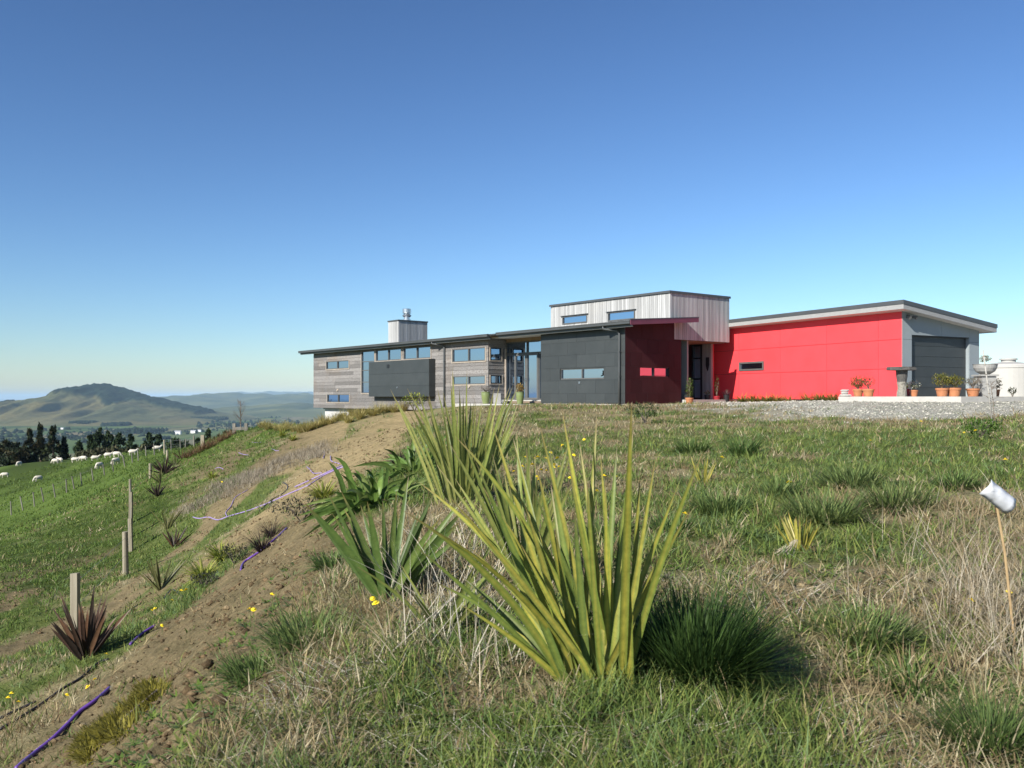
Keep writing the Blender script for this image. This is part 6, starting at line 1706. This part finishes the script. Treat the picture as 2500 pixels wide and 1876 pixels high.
kp = (r.random(len(x)) < soil_mask(x, y) * .9); x, y = x[kp], y[kp]
s_ = .006 * np.exp(r.normal(size=len(x)) * .75) * (1 + np.hypot(x, y) / 14)
stones('soil_clods', 'crumbly clods and pebbles on the bare bank', x, y, np.clip(s_, .003, .06), [(.15, .105, .06), (.19, .135, .08), (.11, .078, .045), (.26, .2, .12)], 31)
x, y = scatter(42000, 20, 48, 8, 42)
kp = (r.random(len(x)) < gravel_mask(x, y) ** 2 * .9) & ~in_house(x, y); x, y = x[kp], y[kp]
stones('gravel', 'pale crushed gravel on the drive before the garage', x, y, np.clip(.022 * np.exp(r.normal(size=len(x)) * .5), .01, .07), [(.46, .445, .40), (.39, .38, .345), (.54, .525, .48), (.32, .31, .28)], 32)
x = 1.9 + r.normal(size=900) * 1.1; y = 5.35 + r.normal(size=900) * .35
stones('pebbles', 'tan pebbles in the worn patch behind the foreground grass', x, y, np.clip(.008 * np.exp(r.normal(size=900) * .6), .003, .035), [(.36, .28, .16), (.44, .35, .2), (.28, .22, .14)], 33)
# broad-leaved weeds
x, y = scatter(5200, 2.1, 14, -34, 40)
kp = ((bankdist(x, y) < 1.0) & (fbm(x * 1.3 + 70, y * 1.3, 3) > .47) & (gravel_mask(x, y) < .3)); x, y = x[kp], y[kp]
m_ = 8; X = np.repeat(x, m_); Y = np.repeat(y, m_); n = len(X); a = np.tile(np.arange(m_) * 2 * np.pi / m_, len(x)) + np.repeat(r.random(len(x)) * 6, m_)
P = np.stack([X + np.cos(a) * .008, Y + np.sin(a) * .008, gnd(X, Y)], -1)
V, F, per = blades(P, a, .75 + .6 * r.random(n), .2 + .6 * r.random(n), (.03 + .05 * r.random(n)), (.012 + .010 * r.random(n)), 3)
c = np.array([(.10, .17, .04), (.14, .21, .045), (.08, .13, .04), (.19, .23, .07)])[np.repeat(r.integers(0, 4, len(x)), m_)] * (.8 + .4 * r.random((n, 1)))
tag(mesh_obj('broadleaf_weeds', V, F, M_leaf, cols=np.repeat(c, per, 0)), 'broad-leaved weed rosettes in the lawn', 'weeds', kind='stuff')
# ------------------------------------------------------------------ dandelions
M_petal = simple('yellow_petal', (.85, .68, .02), (.75, .55, .015), 20, .6, bstr=0)
def dandelion_mesh():
    mb = MB(); n_ = 12
    V = [(0, 0, .004)] + [((1 if k % 2 else .72) * .016 * math.cos(k * math.pi / n_), (1 if k % 2 else .72) * .016 * math.sin(k * math.pi / n_), .003 * (k % 2)) for k in range(2 * n_)]
    V += [(0, 0, .012)] + [(.009 * math.cos(k * math.pi / 4), .009 * math.sin(k * math.pi / 4), .008) for k in range(8)]
    F = [(0, 1 + k, 1 + (k + 1) % (2 * n_)) for k in range(2 * n_)]; o_ = 1 + 2 * n_
    F += [(o_, o_ + 1 + k, o_ + 1 + (k + 1) % 8) for k in range(8)] + [(0, o_ + 1 + (k + 1) % 8, o_ + 1 + k) for k in range(8)]
    me = bpy.data.meshes.new('flower_head'); me.from_pydata(V, [], F); me.materials.append(M_petal); return me
mb = MB(); mb.tube([(0, 0, 0), (.004, 0, .5), (0, .003, 1)], [.0022, .002, .0018], 5, False)
stem_me = bpy.data.meshes.new('stem'); stem_me.from_pydata([tuple(v) for v in mb.v], [], mb.f); stem_me.materials.append(simple('flower_stem', (.12, .16, .05), None, 9, .7, bstr=0))
dm = dandelion_mesh()
flowers = [(px_ / .885, py_ / .885) for px_, py_ in ((1135, 1008), (1150, 1020), (1162, 1002), (1180, 1012), (1190, 985), (1208, 1018), (1215, 968), (1222, 1000), (1180, 1035), (1160, 1042), (1128, 1046), (1196, 1030), (1225, 1022), (1140, 1030), (1110, 1040), (1240, 1005), (1262, 960), (1305, 1040),
        (1330, 1055), (1290, 1075), (1705, 1061), (2172, 1007), (1990, 917), (2083, 940), (2108, 944), (2098, 1338), (2180, 1330), (805, 1345), (812, 1352), (540, 1350), (548, 1360), (588, 1322), (480, 1050), (335, 1322), (328, 1330), (392, 1292), (402, 1288), (350, 1365), (205, 1480), (190, 1515), (25, 1520), (18, 1528), (40, 1545), (145, 1535), (372, 1316), (230, 1438), (860, 1010), (1480, 1140), (1560, 1000), (1880, 960))]
flowers += [(1150 + i * 17 + (i * 37) % 23, 1130 + (i * 53) % 70) for i in range(14)]
rd = random.Random(77)
for px_, py_ in flowers:
    p = hit(px_, py_ + 9); big = .72 + .05 * p.y
    h = rd.uniform(.07, .14) * (1 + .03 * p.y)
    t = thing('dandelion', 'small yellow dandelion flower on a thin stem in the grass', 'flower', tuple(p), 'dandelions in the grass')
    s_ = bpy.data.objects.new('stem', stem_me); col.objects.link(s_); s_.parent = t; s_.scale = (big, big, h)
    f_ = bpy.data.objects.new('flower_head', dm); col.objects.link(f_); f_.parent = t; f_.location = (0, 0, h); f_.scale = (big * rd.uniform(1.0, 1.5),) * 3
    f_.rotation_euler = (R(rd.uniform(-5, 40)), R(rd.uniform(-25, 25)), rd.uniform(0, 6))
# ------------------------------------------------------------------ the air over the valley
mb = MB()
X0, X1, Y0, Y1, Z0, Z1 = -66000, 66000, -66000, 66000, -175, 175
mb.hexa([(X0, Y0, Z0), (X1, Y0, Z0), (X1, Y1, Z0), (X0, Y1, Z0), (X0, Y0, Z1), (X1, Y0, Z1), (X1, Y1, Z1), (X0, Y1, Z1)])
m = bpy.data.materials.new('valley_haze'); m.use_nodes = True
nt = m.node_tree; nt.nodes.clear()
out = nt.nodes.new('ShaderNodeOutputMaterial'); pv = nt.nodes.new('ShaderNodeVolumePrincipled')
pv.inputs['Color'].default_value = (.55, .79, 1.0, 1)
pv.inputs['Density'].default_value = 3.3e-5
pv.inputs['Anisotropy'].default_value = -0.2
nt.links.new(pv.outputs[0], out.inputs['Volume'])
hz_ = mb.build('haze', m)
tag(hz_, 'thin blue haze in the air over the valley', 'haze', kind='stuff')
